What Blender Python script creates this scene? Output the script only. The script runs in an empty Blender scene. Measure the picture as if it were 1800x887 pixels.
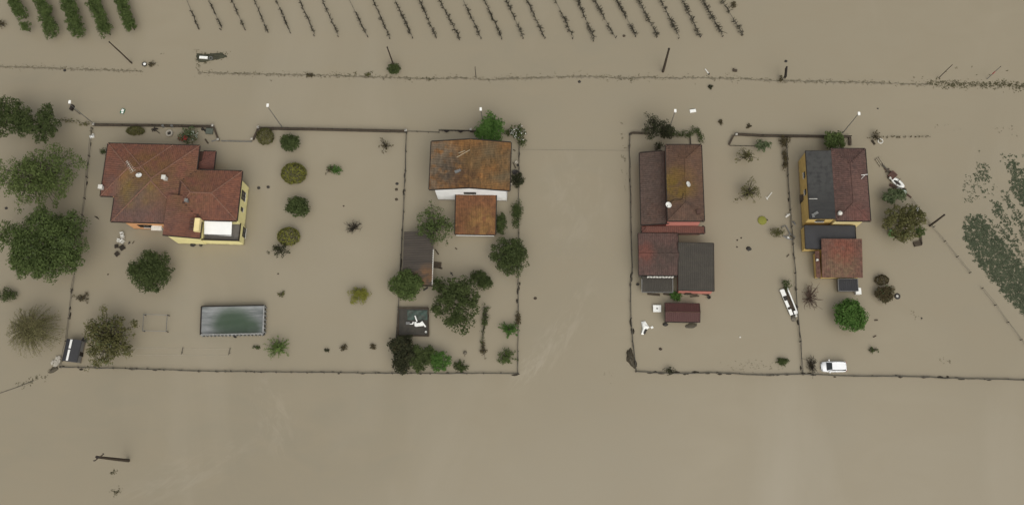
import bpy, math, random
import numpy as np
from mathutils import Vector, Matrix

S = bpy.context.scene
COL = S.collection
rnd = random.Random(7)
R_ = math.radians

# ---------------------------------------------------------------- camera (drone, 160 m above the flood)
F, CX, CY, NAD, HGT = 1700.0, 900.0, 443.5, (955.0, 870.0), 160.0
upc = np.array([-(NAD[0] - CX), NAD[1] - CY, F]); upc /= np.linalg.norm(upc)
exc = np.array([1.0, 0, 0]); exc -= upc * (exc @ upc); exc /= np.linalg.norm(exc)
eyc = np.cross(upc, exc)
CAMR = np.array([exc, eyc, upc])                 # camera -> world
cam = bpy.data.cameras.new('drone_camera')
cam.sensor_width = 36.0
cam.lens = 36.0 * F / 1800.0
cam.clip_start, cam.clip_end = 1.0, 8000.0
camo = bpy.data.objects.new('drone_camera', cam); COL.objects.link(camo)
mw = Matrix([list(CAMR[i]) + [0.0] for i in range(3)] + [[0, 0, 0, 1]])
camo.matrix_world = Matrix.Translation((0, 0, HGT)) @ mw
S.camera = camo

# ---------------------------------------------------------------- daylight under a closed cloud cover
W = bpy.data.worlds.new('World'); S.world = W; W.use_nodes = True
nt = W.node_tree; nt.nodes.clear()
sky = nt.nodes.new('ShaderNodeTexSky'); sky.sky_type = 'NISHITA'; sky.sun_disc = False
SUN_EL, SUN_AZ = R_(56), R_(160)
sky.sun_elevation = SUN_EL; sky.sun_rotation = SUN_AZ
sky.air_density = 1.6; sky.dust_density = 5.0; sky.ozone_density = 1.0
hs = nt.nodes.new('ShaderNodeHueSaturation'); hs.inputs['Saturation'].default_value = 0.18
bg = nt.nodes.new('ShaderNodeBackground'); bg.inputs['Strength'].default_value = 0.085
wo = nt.nodes.new('ShaderNodeOutputWorld')
nt.links.new(sky.outputs[0], hs.inputs['Color']); nt.links.new(hs.outputs[0], bg.inputs[0]); nt.links.new(bg.outputs[0], wo.inputs[0])
sd = bpy.data.lights.new('sun', 'SUN'); sd.energy = 1.4; sd.angle = R_(75); sd.color = (1.0, 0.96, 0.88)
so = bpy.data.objects.new('sun', sd); COL.objects.link(so)
dv = Vector((math.sin(SUN_AZ) * math.cos(SUN_EL), math.cos(SUN_AZ) * math.cos(SUN_EL), math.sin(SUN_EL)))
so.rotation_euler = dv.to_track_quat('Z', 'Y').to_euler(); so.location = (0, 0, 200)
S.view_settings.view_transform = 'Standard'; S.view_settings.look = 'None'
S.view_settings.exposure = 0.38; S.view_settings.gamma = 1.0
S.render.engine = 'CYCLES'

# ---------------------------------------------------------------- geometry helpers
def P(u, v, z=0.0):
    """where the line of sight through photo pixel (u, v) meets height z"""
    d = CAMR @ np.array([u - CX, -(v - CY), -F]); t = (z - HGT) / d[2]
    return Vector((d[0] * t, d[1] * t, z))

def scale_at(u, v, z=0.0):
    return ((P(u + 1, v, z) - P(u, v, z)).length + (P(u, v + 1, z) - P(u, v, z)).length) / 2

def proj(p):
    q = CAMR.T @ np.array([p[0], p[1], p[2] - HGT]); return CX + F * q[0] / -q[2], CY - F * q[1] / -q[2]

def height_from(base, top):
    """height of an upright pole from its foot and head pixels"""
    b = P(*base); best = (1e9, 0)
    for i in range(5, 160):
        h = i * 0.1; p = proj((b.x, b.y, h)); e = (p[0] - top[0]) ** 2 + (p[1] - top[1]) ** 2
        if e < best[0]: best = (e, h)
    return best[1]

class MB:
    def __init__(s): s.v, s.f = [], []
    def add(s, vs, fs):
        n = len(s.v); s.v += [tuple(p) for p in vs]; s.f += [tuple(i + n for i in f) for f in fs]; return s
    def box(s, c, half, rot=0.0, tilt=None):
        M = Matrix.Rotation(rot, 3, 'Z')
        if tilt is not None: M = M @ tilt
        vs = [Vector(c) + M @ Vector((x * half[0], y * half[1], z * half[2])) for z in (-1, 1) for x, y in ((-1, -1), (1, -1), (1, 1), (-1, 1))]
        return s.add(vs, [(3, 2, 1, 0), (4, 5, 6, 7), (0, 1, 5, 4), (1, 2, 6, 5), (2, 3, 7, 6), (3, 0, 4, 7)])
    def beam(s, a, b, w, h):
        """square bar from a to b"""
        a, b = Vector(a), Vector(b); d = (b - a)
        if d.length < 1e-6: return s
        d.normalize(); up = Vector((0, 0, 1)) if abs(d.z) < 0.95 else Vector((0, 1, 0))
        sx = d.cross(up).normalized() * (w / 2); sz = sx.cross(d).normalized() * (h / 2)
        vs = [p + o for p in (a, b) for o in (-sx - sz, sx - sz, sx + sz, -sx + sz)]
        return s.add(vs, [(0, 3, 2, 1), (4, 5, 6, 7), (0, 1, 5, 4), (1, 2, 6, 5), (2, 3, 7, 6), (3, 0, 4, 7)])
    def tube(s, pts, rads, n=6, cap=True):
        pts = [Vector(p) for p in pts]
        if not hasattr(rads, '__len__'): rads = [rads] * len(pts)
        rings = []; ref = None
        for i, p in enumerate(pts):
            d = (pts[min(i + 1, len(pts) - 1)] - pts[max(i - 1, 0)])
            d = d.normalized() if d.length > 1e-9 else Vector((0, 0, 1))
            if ref is None: ref = Vector((1, 0, 0)) if abs(d.x) < 0.8 else Vector((0, 1, 0))
            a = (ref - d * ref.dot(d)).normalized(); b = d.cross(a); ref = a
            rings.append([p + (a * math.cos(2 * math.pi * k / n) + b * math.sin(2 * math.pi * k / n)) * rads[i] for k in range(n)])
        vs = [q for r in rings for q in r]; fs = []
        for i in range(len(pts) - 1):
            for k in range(n):
                fs.append((i * n + k, i * n + (k + 1) % n, (i + 1) * n + (k + 1) % n, (i + 1) * n + k))
        if cap: fs += [tuple(range(n))[::-1], tuple(range((len(pts) - 1) * n, len(pts) * n))]
        return s.add(vs, fs)
    def prism(s, poly, z0, z1):
        """upright prism over a plan polygon; z1 may be a list"""
        n = len(poly); zt = z1 if hasattr(z1, '__len__') else [z1] * n
        vs = [(p[0], p[1], z0) for p in poly] + [(p[0], p[1], zt[i]) for i, p in enumerate(poly)]
        return s.add(vs, [tuple(range(n))[::-1], tuple(range(n, 2 * n))] + [(i, (i + 1) % n, n + (i + 1) % n, n + i) for i in range(n)])
    def slab(s, poly, th):
        """thick sheet: polygon of 3D points, th downwards"""
        n = len(poly); vs = [tuple(p) for p in poly] + [(p[0], p[1], p[2] - th) for p in poly]
        return s.add(vs, [tuple(range(n)), tuple(range(n, 2 * n))[::-1]] + [(n + i, n + (i + 1) % n, (i + 1) % n, i) for i in range(n)])
    def lathe(s, c, prof, n=14, tilt=None):
        vs = []; c = Vector(c)
        for r, z in prof:
            for k in range(n):
                p = Vector((r * math.cos(2 * math.pi * k / n), r * math.sin(2 * math.pi * k / n), z))
                if tilt is not None: p = tilt @ p
                vs.append(c + p)
        fs = [(i * n + k, i * n + (k + 1) % n, (i + 1) * n + (k + 1) % n, (i + 1) * n + k) for i in range(len(prof) - 1) for k in range(n)]
        return s.add(vs, fs)
    def build(s, name, mat, parent=None, origin=None, smooth=False):
        return link_mesh(name, np.array(s.v, dtype=float).reshape(-1, 3), s.f, mat, parent, origin, smooth)

ORG = {}
def link_mesh(name, V, faces, mat, parent=None, origin=None, smooth=False):
    if parent is not None: o_ = np.array(ORG[parent.name])
    else: o_ = np.array(origin if origin is not None else (0, 0, 0), dtype=float)
    me = bpy.data.meshes.new(name); me.from_pydata((V - o_).tolist(), [], faces); me.update()
    if smooth: me.polygons.foreach_set('use_smooth', [True] * len(me.polygons))
    me.materials.append(mat)
    o = bpy.data.objects.new(name, me); COL.objects.link(o)
    if parent is not None: o.parent = parent
    else: o.location = o_
    ORG[o.name] = tuple(o_)
    return o

def tag(o, label=None, cat=None, group=None, kind=None):
    if label: o['label'] = label
    if cat: o['category'] = cat
    if group: o['group'] = group
    if kind: o['kind'] = kind
    return o

def thing(name, label, cat, loc, group=None):
    o = bpy.data.objects.new(name, None); COL.objects.link(o); o.location = loc; o.empty_display_size = 0.3
    ORG[o.name] = tuple(loc); return tag(o, label, cat, group)

def copy_thing(root, loc, label=None, group=None, rotz=None, scale=None):
    r = root.copy(); COL.objects.link(r); r.location = loc
    if rotz is not None: r.rotation_euler[2] = rotz
    if scale is not None: r.scale = scale
    if label: r['label'] = label
    if group: r['group'] = group
    for ch in list(root.children):
        c = ch.copy(); COL.objects.link(c); c.parent = r
        for g in list(ch.children):
            d = g.copy(); COL.objects.link(d); d.parent = c
    ORG[r.name] = tuple(loc)
    return r

# ---------------------------------------------------------------- materials
MATS = {}
def srgb(r, g, b):
    f = lambda c: (c / 255 / 12.92) if c / 255 <= 0.04045 else ((c / 255 + 0.055) / 1.055) ** 2.4
    return (f(r), f(g), f(b), 1)
def mat(name, c1, c2=None, scale=3.0, rough=0.7, island=0.0, spots=None, streak=None, bump=0.0, bscale=20.0, spec=0.3, metal=0.0, detail=6, transm=0.0, speck=0.0, speck_sc=2.2, tide=0.0):
    """two-tone procedural material: noise mottling, optional per-piece variation, mossy, rusty or painted-sheen patches at fixed spots"""
    if name in MATS: return MATS[name]
    m = bpy.data.materials.new(name); m.use_nodes = True; t = m.node_tree; N, L = t.nodes, t.links
    b = N['Principled BSDF']; b.inputs['Roughness'].default_value = rough
    b.inputs['Specular IOR Level'].default_value = spec; b.inputs['Metallic'].default_value = metal
    c1 = tuple(c1[:3]) + (1,); c2 = tuple((c2 or [x * 0.75 for x in c1])[:3]) + (1,)
    geo = N.new('ShaderNodeNewGeometry'); src = geo.outputs['Position']
    if streak:
        mp = N.new('ShaderNodeMapping'); mp.inputs['Scale'].default_value = streak; L.new(src, mp.inputs['Vector']); src2 = mp.outputs[0]
    else: src2 = src
    nz = N.new('ShaderNodeTexNoise'); nz.inputs['Scale'].default_value = scale; nz.inputs['Detail'].default_value = detail; nz.inputs['Roughness'].default_value = 0.65
    L.new(src2, nz.inputs['Vector'])
    cr = N.new('ShaderNodeMapRange'); cr.inputs['From Min'].default_value = 0.33; cr.inputs['From Max'].default_value = 0.67; L.new(nz.outputs['Fac'], cr.inputs['Value'])
    fac = cr.outputs[0]
    if island > 0:
        ad = N.new('ShaderNodeMix'); ad.data_type = 'FLOAT'; ad.inputs[0].default_value = island
        L.new(fac, ad.inputs[2]); L.new(geo.outputs['Random Per Island'], ad.inputs[3]); fac = ad.outputs[0]
    mx = N.new('ShaderNodeMix'); mx.data_type = 'RGBA'; mx.inputs[6].default_value = c1; mx.inputs[7].default_value = c2; L.new(fac, mx.inputs[0])
    col = mx.outputs[2]
    for (px, py, rad, c, strength, sc) in (spots or []):
        vd = N.new('ShaderNodeVectorMath'); vd.operation = 'DISTANCE'
        ml = N.new('ShaderNodeVectorMath'); ml.operation = 'MULTIPLY'; ml.inputs[1].default_value = (1, 1, 0); L.new(geo.outputs['Position'], ml.inputs[0])
        L.new(ml.outputs[0], vd.inputs[0]); vd.inputs[1].default_value = (px, py, 0)
        mr = N.new('ShaderNodeMapRange'); mr.inputs['From Min'].default_value = rad; mr.inputs['From Max'].default_value = rad * 0.45; L.new(vd.outputs['Value'], mr.inputs['Value'])
        n2 = N.new('ShaderNodeTexNoise'); n2.inputs['Scale'].default_value = sc; n2.inputs['Detail'].default_value = 5; L.new(geo.outputs['Position'], n2.inputs['Vector'])
        m2 = N.new('ShaderNodeMapRange'); m2.inputs['From Min'].default_value = 0.34; m2.inputs['From Max'].default_value = 0.54; L.new(n2.outputs['Fac'], m2.inputs['Value'])
        mu = N.new('ShaderNodeMath'); mu.operation = 'MULTIPLY'; L.new(mr.outputs[0], mu.inputs[0]); L.new(m2.outputs[0], mu.inputs[1])
        ms = N.new('ShaderNodeMath'); ms.operation = 'MULTIPLY'; L.new(mu.outputs[0], ms.inputs[0]); ms.inputs[1].default_value = strength
        mm = N.new('ShaderNodeMix'); mm.data_type = 'RGBA'; L.new(ms.outputs[0], mm.inputs[0]); L.new(col, mm.inputs[6]); mm.inputs[7].default_value = tuple(c[:3]) + (1,)
        col = mm.outputs[2]
    if speck > 0:
        n3 = N.new('ShaderNodeTexNoise'); n3.inputs['Scale'].default_value = speck_sc; n3.inputs['Detail'].default_value = 9; n3.inputs['Roughness'].default_value = 0.75; L.new(src2, n3.inputs['Vector'])
        m3 = N.new('ShaderNodeMapRange'); m3.inputs['From Min'].default_value = 0.3; m3.inputs['From Max'].default_value = 0.7; m3.inputs['To Min'].default_value = 1 - speck; m3.inputs['To Max'].default_value = 1 + speck; L.new(n3.outputs['Fac'], m3.inputs['Value'])
        v3 = N.new('ShaderNodeVectorMath'); v3.operation = 'SCALE'; L.new(col, v3.inputs[0]); L.new(m3.outputs[0], v3.inputs['Scale']); col = v3.outputs[0]
    if tide > 0:                                     # silt line the flood has left on the wall
        sz = N.new('ShaderNodeSeparateXYZ'); L.new(geo.outputs['Position'], sz.inputs[0])
        n4 = N.new('ShaderNodeTexNoise'); n4.inputs['Scale'].default_value = 1.6; n4.inputs['Detail'].default_value = 5; L.new(geo.outputs['Position'], n4.inputs['Vector'])
        s4 = N.new('ShaderNodeMath'); s4.operation = 'MULTIPLY_ADD'; s4.inputs[1].default_value = -.8; L.new(n4.outputs['Fac'], s4.inputs[0]); L.new(sz.outputs[2], s4.inputs[2])
        m4 = N.new('ShaderNodeMapRange'); m4.inputs['From Min'].default_value = .18; m4.inputs['From Max'].default_value = -.10; m4.inputs['To Max'].default_value = tide; L.new(s4.outputs[0], m4.inputs['Value'])
        x4 = N.new('ShaderNodeMix'); x4.data_type = 'RGBA'; L.new(m4.outputs[0], x4.inputs[0]); L.new(col, x4.inputs[6]); x4.inputs[7].default_value = (.17, .135, .09, 1); col = x4.outputs[2]
    L.new(col, b.inputs['Base Color'])
    if bump > 0:
        nb = N.new('ShaderNodeTexNoise'); nb.inputs['Scale'].default_value = bscale; nb.inputs['Detail'].default_value = 4; L.new(geo.outputs['Position'], nb.inputs['Vector'])
        bp = N.new('ShaderNodeBump'); bp.inputs['Strength'].default_value = bump; bp.inputs['Distance'].default_value = 0.05; L.new(nb.outputs['Fac'], bp.inputs['Height']); L.new(bp.outputs[0], b.inputs['Normal'])
    if transm > 0:
        tr = N.new('ShaderNodeBsdfTranslucent'); L.new(col, tr.inputs['Color']); mxs = N.new('ShaderNodeMixShader'); mxs.inputs[0].default_value = transm
        L.new(b.outputs[0], mxs.inputs[1]); L.new(tr.outputs[0], mxs.inputs[2]); L.new(mxs.outputs[0], N['Material Output'].inputs['Surface'])
    MATS[name] = m; return m

def leafmat(name, c1, c2): return mat(name, c1, c2, scale=0.9, rough=0.8, island=0.5, spec=0.08, transm=0.18)
L_DARK = leafmat('foliage_dark', (0.026, 0.037, 0.013), (0.078, 0.099, 0.035))
L_BLACK = leafmat('foliage_blackish', (0.017, 0.019, 0.011), (0.052, 0.055, 0.027))
L_MID = leafmat('foliage_mid', (0.035, 0.054, 0.016), (0.104, 0.137, 0.045))
L_FRESH = leafmat('foliage_fresh', (0.030, 0.073, 0.014), (0.092, 0.165, 0.040))
L_GREY = leafmat('foliage_greygreen', (0.041, 0.058, 0.026), (0.136, 0.165, 0.083))
L_LIGHT = leafmat('foliage_light', (0.043, 0.063, 0.017), (0.136, 0.171, 0.059))
L_OLIVE = leafmat('foliage_olive', (0.050, 0.050, 0.019), (0.139, 0.132, 0.052))
L_YEL = leafmat('foliage_yellow', (.110, .110, .020), (.230, .230, .045))
L_LIME = leafmat('foliage_lime', (0.065, 0.103, 0.026), (0.153, 0.212, 0.065))
L_BROWN = leafmat('foliage_brown', (0.041, 0.032, 0.017), (0.100, 0.083, 0.042))
L_WILLOW = leafmat('foliage_willow', (0.092, 0.086, 0.037), (0.212, 0.198, 0.094))
L_FLOWER = leafmat('white_blossom', (.55, .55, .50), (.75, .75, .70))
L_RED = leafmat('red_blossom', (.22, .02, .02), (.36, .06, .05))
BARK = mat('bark', (.060, .048, .034), (.030, .024, .018), 6, 0.9)
TWIG = mat('dark_twigs', (.045, .036, .024), (.022, .018, .012), 3, 0.9)
MUD = mat('wet_mud', (.075, .062, .040), (.045, .038, .026), 2, 0.6)
DARKWALL = mat('dark_wall', (.085, .072, .055), (.050, .043, .034), 1.2, 0.85, bump=.3)
WIRE = mat('weathered_wire', (.060, .055, .045), (.10, .09, .07), 2, 0.8)
POSTM = mat('fence_post', (.060, .052, .040), (.035, .030, .024), 3, 0.85)
WHITE = mat('white_paint', (.78, .78, .75), (.66, .66, .62), 4, 0.5)
OFFW = mat('offwhite_plastic', (.62, .60, .54), (.45, .44, .40), 5, 0.5)
WOOD = mat('dark_timber', (.070, .052, .034), (.036, .028, .020), 3, 0.85, streak=(1, 1, 1))
METAL = mat('grey_metal', (.22, .22, .21), (.14, .14, .135), 4, 0.45, metal=0.5)
DMETAL = mat('dark_metal', (.030, .024, .020), (.018, .015, .013), 4, 0.7, spec=.15)
GLASS = mat('dark_glass', (.018, .020, .022), (.030, .034, .036), 2, 0.08, spec=0.6)
BLACKP = mat('black_plastic', (.022, .020, .018), (.040, .036, .030), 4, 0.6)
BROWNP = mat('brown_board', (.085, .042, .030), (.055, .030, .022), 3, 0.7)
GREENP = mat('green_plastic', (.02, .16, .085), (.03, .10, .06), 4, 0.4)
LGREEN = mat('pale_green_plastic', (.20, .36, .13), (.14, .26, .10), 3, 0.5)

# ---------------------------------------------------------------- ground and flood water
g = MB().add([(-3000, -3000, -2.2), (3000, -3000, -2.2), (3000, 3000, -2.2), (-3000, 3000, -2.2)], [(0, 1, 2, 3)])
tag(g.build('ground', MUD), 'flooded silty ground under the brown water', kind='structure')
def water_material():
    m = bpy.data.materials.new('muddy_flood_water'); m.use_nodes = True; t = m.node_tree; N, L = t.nodes, t.links
    b = N['Principled BSDF']; b.inputs['Roughness'].default_value = 0.16; b.inputs['IOR'].default_value = 1.33; b.inputs['Specular IOR Level'].default_value = 0.5
    geo = N.new('ShaderNodeNewGeometry')
    def noise(scale, stretch, detail, lo, hi):
        mp = N.new('ShaderNodeMapping'); mp.inputs['Scale'].default_value = stretch; L.new(geo.outputs['Position'], mp.inputs['Vector'])
        n = N.new('ShaderNodeTexNoise'); n.inputs['Scale'].default_value = scale; n.inputs['Detail'].default_value = detail; n.inputs['Distortion'].default_value = 0.8; L.new(mp.outputs[0], n.inputs['Vector'])
        r = N.new('ShaderNodeMapRange'); r.inputs['From Min'].default_value = lo; r.inputs['From Max'].default_value = hi; L.new(n.outputs['Fac'], r.inputs['Value']); return r.outputs[0]
    def mix(fac, a, bcol):
        x = N.new('ShaderNodeMix'); x.data_type = 'RGBA'; L.new(fac, x.inputs[0])
        for sock, val in ((6, a), (7, bcol)):
            if isinstance(val, tuple): x.inputs[sock].default_value = val
            else: L.new(val, x.inputs[sock])
        return x.outputs[2]
    WA, WB = (.258, .224, .160, 1), (.226, .199, .144, 1)
    base = mix(noise(.016, (1, 1, 1), 5, .35, .65), WA, WB)
    fine = mix(noise(.22, (.5, 1, 1), 7, .30, .72), base, (.246, .212, .150, 1))
    plume = noise(.030, (1.4, .45, 1), 8, .56, .80)
    mu = N.new('ShaderNodeMath'); mu.operation = 'MULTIPLY'; mu.inputs[1].default_value = .55; L.new(plume, mu.inputs[0])
    col = mix(mu.outputs[0], fine, (.300, .268, .205, 1))
    # threads of paler silt drawn out where the lane current spreads into the fields
    for (u, v, rx, ry, rot, st) in ((985, 585, 14, 4.2, R_(58), .42), (935, 640, 7, 3, R_(50), .5), (480, 730, 10, 5, R_(110), .32), (330, 830, 16, 5, R_(25), .3), (1010, 350, 9, 16, 0, .25)):
        q = P(u, v); mp = N.new('ShaderNodeMapping'); mp.vector_type = 'TEXTURE'; mp.inputs['Location'].default_value = (q.x, q.y, 0); mp.inputs['Rotation'].default_value = (0, 0, rot); mp.inputs['Scale'].default_value = (rx, ry, 1); L.new(geo.outputs['Position'], mp.inputs['Vector'])
        ln = N.new('ShaderNodeVectorMath'); ln.operation = 'LENGTH'; L.new(mp.outputs[0], ln.inputs[0])
        r1 = N.new('ShaderNodeMapRange'); r1.interpolation_type = 'SMOOTHSTEP'; r1.inputs['From Min'].default_value = 1; r1.inputs['From Max'].default_value = .2; L.new(ln.outputs['Value'], r1.inputs['Value'])
        n5 = N.new('ShaderNodeTexNoise'); n5.inputs['Scale'].default_value = 2.4; n5.inputs['Detail'].default_value = 8; n5.inputs['Roughness'].default_value = .7; n5.inputs['Distortion'].default_value = 1.2; L.new(mp.outputs[0], n5.inputs['Vector'])
        r2 = N.new('ShaderNodeMapRange'); r2.inputs['From Min'].default_value = .46; r2.inputs['From Max'].default_value = .66; L.new(n5.outputs['Fac'], r2.inputs['Value'])
        k1 = N.new('ShaderNodeMath'); k1.operation = 'MULTIPLY'; L.new(r1.outputs[0], k1.inputs[0]); L.new(r2.outputs[0], k1.inputs[1])
        k2 = N.new('ShaderNodeMath'); k2.operation = 'MULTIPLY'; L.new(k1.outputs[0], k2.inputs[0]); k2.inputs[1].default_value = st
        col = mix(k2.outputs[0], col, (.330, .298, .235, 1))
    L.new(col, b.inputs['Base Color'])
    nb = N.new('ShaderNodeTexNoise'); nb.inputs['Scale'].default_value = 1.3; nb.inputs['Detail'].default_value = 3; L.new(geo.outputs['Position'], nb.inputs['Vector'])
    bp = N.new('ShaderNodeBump'); bp.inputs['Strength'].default_value = 0.10; bp.inputs['Distance'].default_value = 0.05; L.new(nb.outputs['Fac'], bp.inputs['Height']); L.new(bp.outputs[0], b.inputs['Normal'])
    return m
w = MB().add([(-3000, -3000, 0), (3000, -3000, 0), (3000, 3000, 0), (-3000, 3000, 0)], [(0, 1, 2, 3)])
tag(w.build('flood_water', water_material()), 'still brown flood water covering the gardens, road and fields', kind='structure')
# ---------------------------------------------------------------- buildings
def clip_half(poly, a, b, c):
    """keep the part of a plan polygon where a*x + b*y + c >= 0"""
    out = []; n = len(poly)
    for i in range(n):
        p, q = poly[i], poly[(i + 1) % n]; fp, fq = a * p[0] + b * p[1] + c, a * q[0] + b * q[1] + c
        if fp >= -1e-9: out.append(p)
        if (fp > 1e-9 and fq < -1e-9) or (fp < -1e-9 and fq > 1e-9):
            k = fp / (fp - fq); out.append((p[0] + k * (q[0] - p[0]), p[1] + k * (q[1] - p[1])))
    return out

class Roof:
    """rectangular roof: slopes named in sl fall towards those sides (N S E W)"""
    def __init__(s, r, z, sl, pitch): s.x0, s.y0, s.x1, s.y1 = r; s.z, s.sl, s.p = z, sl, pitch
    def lin(s, side): return {'N': (0, -1, s.y1), 'S': (0, 1, -s.y0), 'E': (-1, 0, s.x1), 'W': (1, 0, -s.x0)}[side]
    def d(s, side, x, y): a, b, c = s.lin(side); return a * x + b * y + c
    def inside(s, x, y, e=0.0): return s.x0 - e <= x <= s.x1 + e and s.y0 - e <= y <= s.y1 + e
    def h(s, x, y): return s.z + (s.p * max(0, min(s.d(k, x, y) for k in s.sl)) if s.sl else 0)
    def face(s, side):
        poly = [(s.x0, s.y0), (s.x1, s.y0), (s.x1, s.y1), (s.x0, s.y1)]; A = s.lin(side)
        for o in s.sl:
            if o != side: B = s.lin(o); poly = clip_half(poly, B[0] - A[0], B[1] - A[1], B[2] - A[2])
        return poly

class House:
    def __init__(s, name, label, cat, deg, roofs, group=None, tile=(0.34, 0.50), tang=None):
        z = roofs[0]['z']; px = roofs[0]['px']
        c = sum((P(u, v, z) for u, v in px), Vector()) / 4
        s.o = Vector((c.x, c.y, 0)); s.a = R_(deg); s.ca, s.sa = math.cos(s.a), math.sin(s.a)
        s.t = thing(name, label, cat, s.o, group); s.roofs = []; s.spec = roofs
        for r in roofs:
            q = [s.loc(u, v, r['z']) for u, v in r['px']]
            rect = ((q[0][0] + q[3][0]) / 2, (q[2][1] + q[3][1]) / 2, (q[1][0] + q[2][0]) / 2, (q[0][1] + q[1][1]) / 2)
            s.roofs.append(Roof(rect, r['z'], r['sl'], r['pitch']))
        for i, r in enumerate(roofs): s.make(i, r, tile)
    def loc(s, u, v, z): p = P(u, v, z) - s.o; return (p.x * s.ca + p.y * s.sa, -p.x * s.sa + p.y * s.ca)
    def w(s, x, y, z=0.0): return Vector((s.o.x + x * s.ca - y * s.sa, s.o.y + x * s.sa + y * s.ca, z))
    def top(s, x, y, skip=-1):
        return max([r.h(x, y) for i, r in enumerate(s.roofs) if i != skip and r.inside(x, y)] + [-9])
    def on_roof(s, u, v):
        z = 5.0
        for _ in range(5):
            x, y = s.loc(u, v, z); z = s.top(x, y)
            if z < 0: z = 5.0
        return s.w(x, y, z)
    def make(s, i, r, tile):
        R = s.roofs[i]; sub = r.get('sub', {})
        th = 0.14
        m = MB()
        if R.sl:
            for k in R.sl:
                f = R.face(k)
                if len(f) > 2: m.slab([s.w(x, y, R.h(x, y)) for x, y in f], th)
        else:
            m.slab([s.w(x, y, R.z) for x, y in ((R.x0, R.y0), (R.x1, R.y0), (R.x1, R.y1), (R.x0, R.y1))], th)
        ro = m.build('roof', r['base'], s.t)
        mode = r.get('mode', 'tile')
        if mode == 'tile':
            tm, cm = MB(), MB(); tw, tc = r.get('ts', tile); slope = math.sqrt(1 + R.p ** 2)
            for k in R.sl:
                a, b, c = R.lin(k); n = Vector((a, b)); t = Vector((-b, a))
                f = R.face(k)
                smin = min(x * t.x + y * t.y for x, y in f); smax = max(x * t.x + y * t.y for x, y in f)
                dmax = max(R.d(k, x, y) for x, y in f); nd = max(1, int(round(dmax / tc))); cc = dmax / nd
                ns = max(1, int(round((smax - smin) / tw))); ww = (smax - smin) / ns
                for iy in range(nd):
                    for ix in range(ns):
                        dd, ss = (iy + .5) * cc, smin + (ix + .5) * ww
                        x = t.x * ss + n.x * (dd - c); y = t.y * ss + n.y * (dd - c)
                        if not R.inside(x, y, 1e-6): continue
                        if any(R.d(o, x, y) < dd - 0.02 for o in R.sl if o != k): continue
                        hh = R.h(x, y)
                        if any(o.inside(x, y) and (o.h(x, y) > hh - .03 if abs(o.h(x, y) - hh) > .02 else io < i) for io, o in enumerate(s.roofs) if io != i): continue
                        j = rnd.uniform(-.010, .014); vs = []
                        for dq, lift in ((dd - cc * .56, .055), (dd + cc * .5, .015)):
                            for sq, up in ((ss - ww * .5, .0), (ss, .055), (ss + ww * .5, .0)):
                                X = t.x * sq + n.x * (dq - c); Y = t.y * sq + n.y * (dq - c)
                                vs.append(s.w(X, Y, R.z + R.p * dq + lift + up + j))
                        tm.add(vs, [(0, 1, 4, 3), (1, 2, 5, 4)])
            if tm.v: tag(tm.build('tiles', r['tile'], ro), kind='stuff')
            for ii, k in enumerate(R.sl):
                f = R.face(k)
                for q in range(len(f)):
                    p0, p1 = f[q], f[(q + 1) % len(f)]
                    for o in R.sl[ii + 1:]:
                        if abs(R.d(o, *p0) - R.d(k, *p0)) < 1e-4 and abs(R.d(o, *p1) - R.d(k, *p1)) < 1e-4:
                            L = math.hypot(p1[0] - p0[0], p1[1] - p0[1]); n = max(1, int(L / .42)); prev = None
                            for e in range(n + 1):
                                x = p0[0] + (p1[0] - p0[0]) * e / n; y = p0[1] + (p1[1] - p0[1]) * e / n
                                cur = (x, y) if s.top(x, y, i) < R.h(x, y) + .02 else None
                                if cur and prev:
                                    cm.tube([s.w(*prev, R.h(*prev) + .05), s.w(*cur, R.h(*cur) + .03)], [.125, .105], 6)
                                prev = cur
            if cm.v: tag(cm.build('ridge_caps', r.get('cap', r['tile']), ro), kind='stuff')
        elif mode == 'corr':
            # corrugated sheets: one wave per step, laid in courses that overlap
            tm = MB(); k = R.sl[0] if R.sl else 'S'; st = r.get('wave', .22)
            for k in (R.sl or 'S'):
                a, b, c = R.lin(k); n = Vector((a, b)); t = Vector((-b, a)); f = R.face(k)
                smin = min(x * t.x + y * t.y for x, y in f); smax = max(x * t.x + y * t.y for x, y in f)
                dmax = max(R.d(k, x, y) for x, y in f); nd = max(1, int(round(dmax / 2.0))); ns = max(1, int(round((smax - smin) / .95)))
                for iy in range(nd):
                    for ix in range(ns):
                        s0, s1 = smin + (smax - smin) * ix / ns, smin + (smax - smin) * (ix + 1) / ns
                        if s.top(t.x * (s0 + s1) / 2 + n.x * (dmax * (iy + .5) / nd - c), t.y * (s0 + s1) / 2 + n.y * (dmax * (iy + .5) / nd - c), i) > R.z + R.p * dmax * (iy + .5) / nd: continue
                        q = max(3, int((s1 - s0) / st) * 2 + 1); vs = []; j = rnd.uniform(0, .02); sk = rnd.uniform(-.02, .02)
                        for dq, lf in ((dmax * iy / nd - .05, .05), (dmax * (iy + 1) / nd, .015)):
                            for e in range(q):
                                sq = s0 + (s1 - s0) * e / (q - 1); X = t.x * sq + n.x * (dq - c + sk); Y = t.y * sq + n.y * (dq - c + sk)
                                vs.append(s.w(X, Y, R.z + (R.p if R.sl else 0) * dq + lf + j + (.05 if e % 2 else 0)))
                        o = tm if r.get('joined') else MB()
                        o.add(vs, [(e, e + 1, q + e + 1, q + e) for e in range(q - 1)])
                        if not r.get('joined'): o.build('roof_sheet', r['tile'], ro)
            if tm.v: tag(tm.build('roof_sheets', r['tile'], ro), kind='stuff')
        # gutter / verge board along the free edges
        gm = MB(); gw = r.get('gut', .16)
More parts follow.
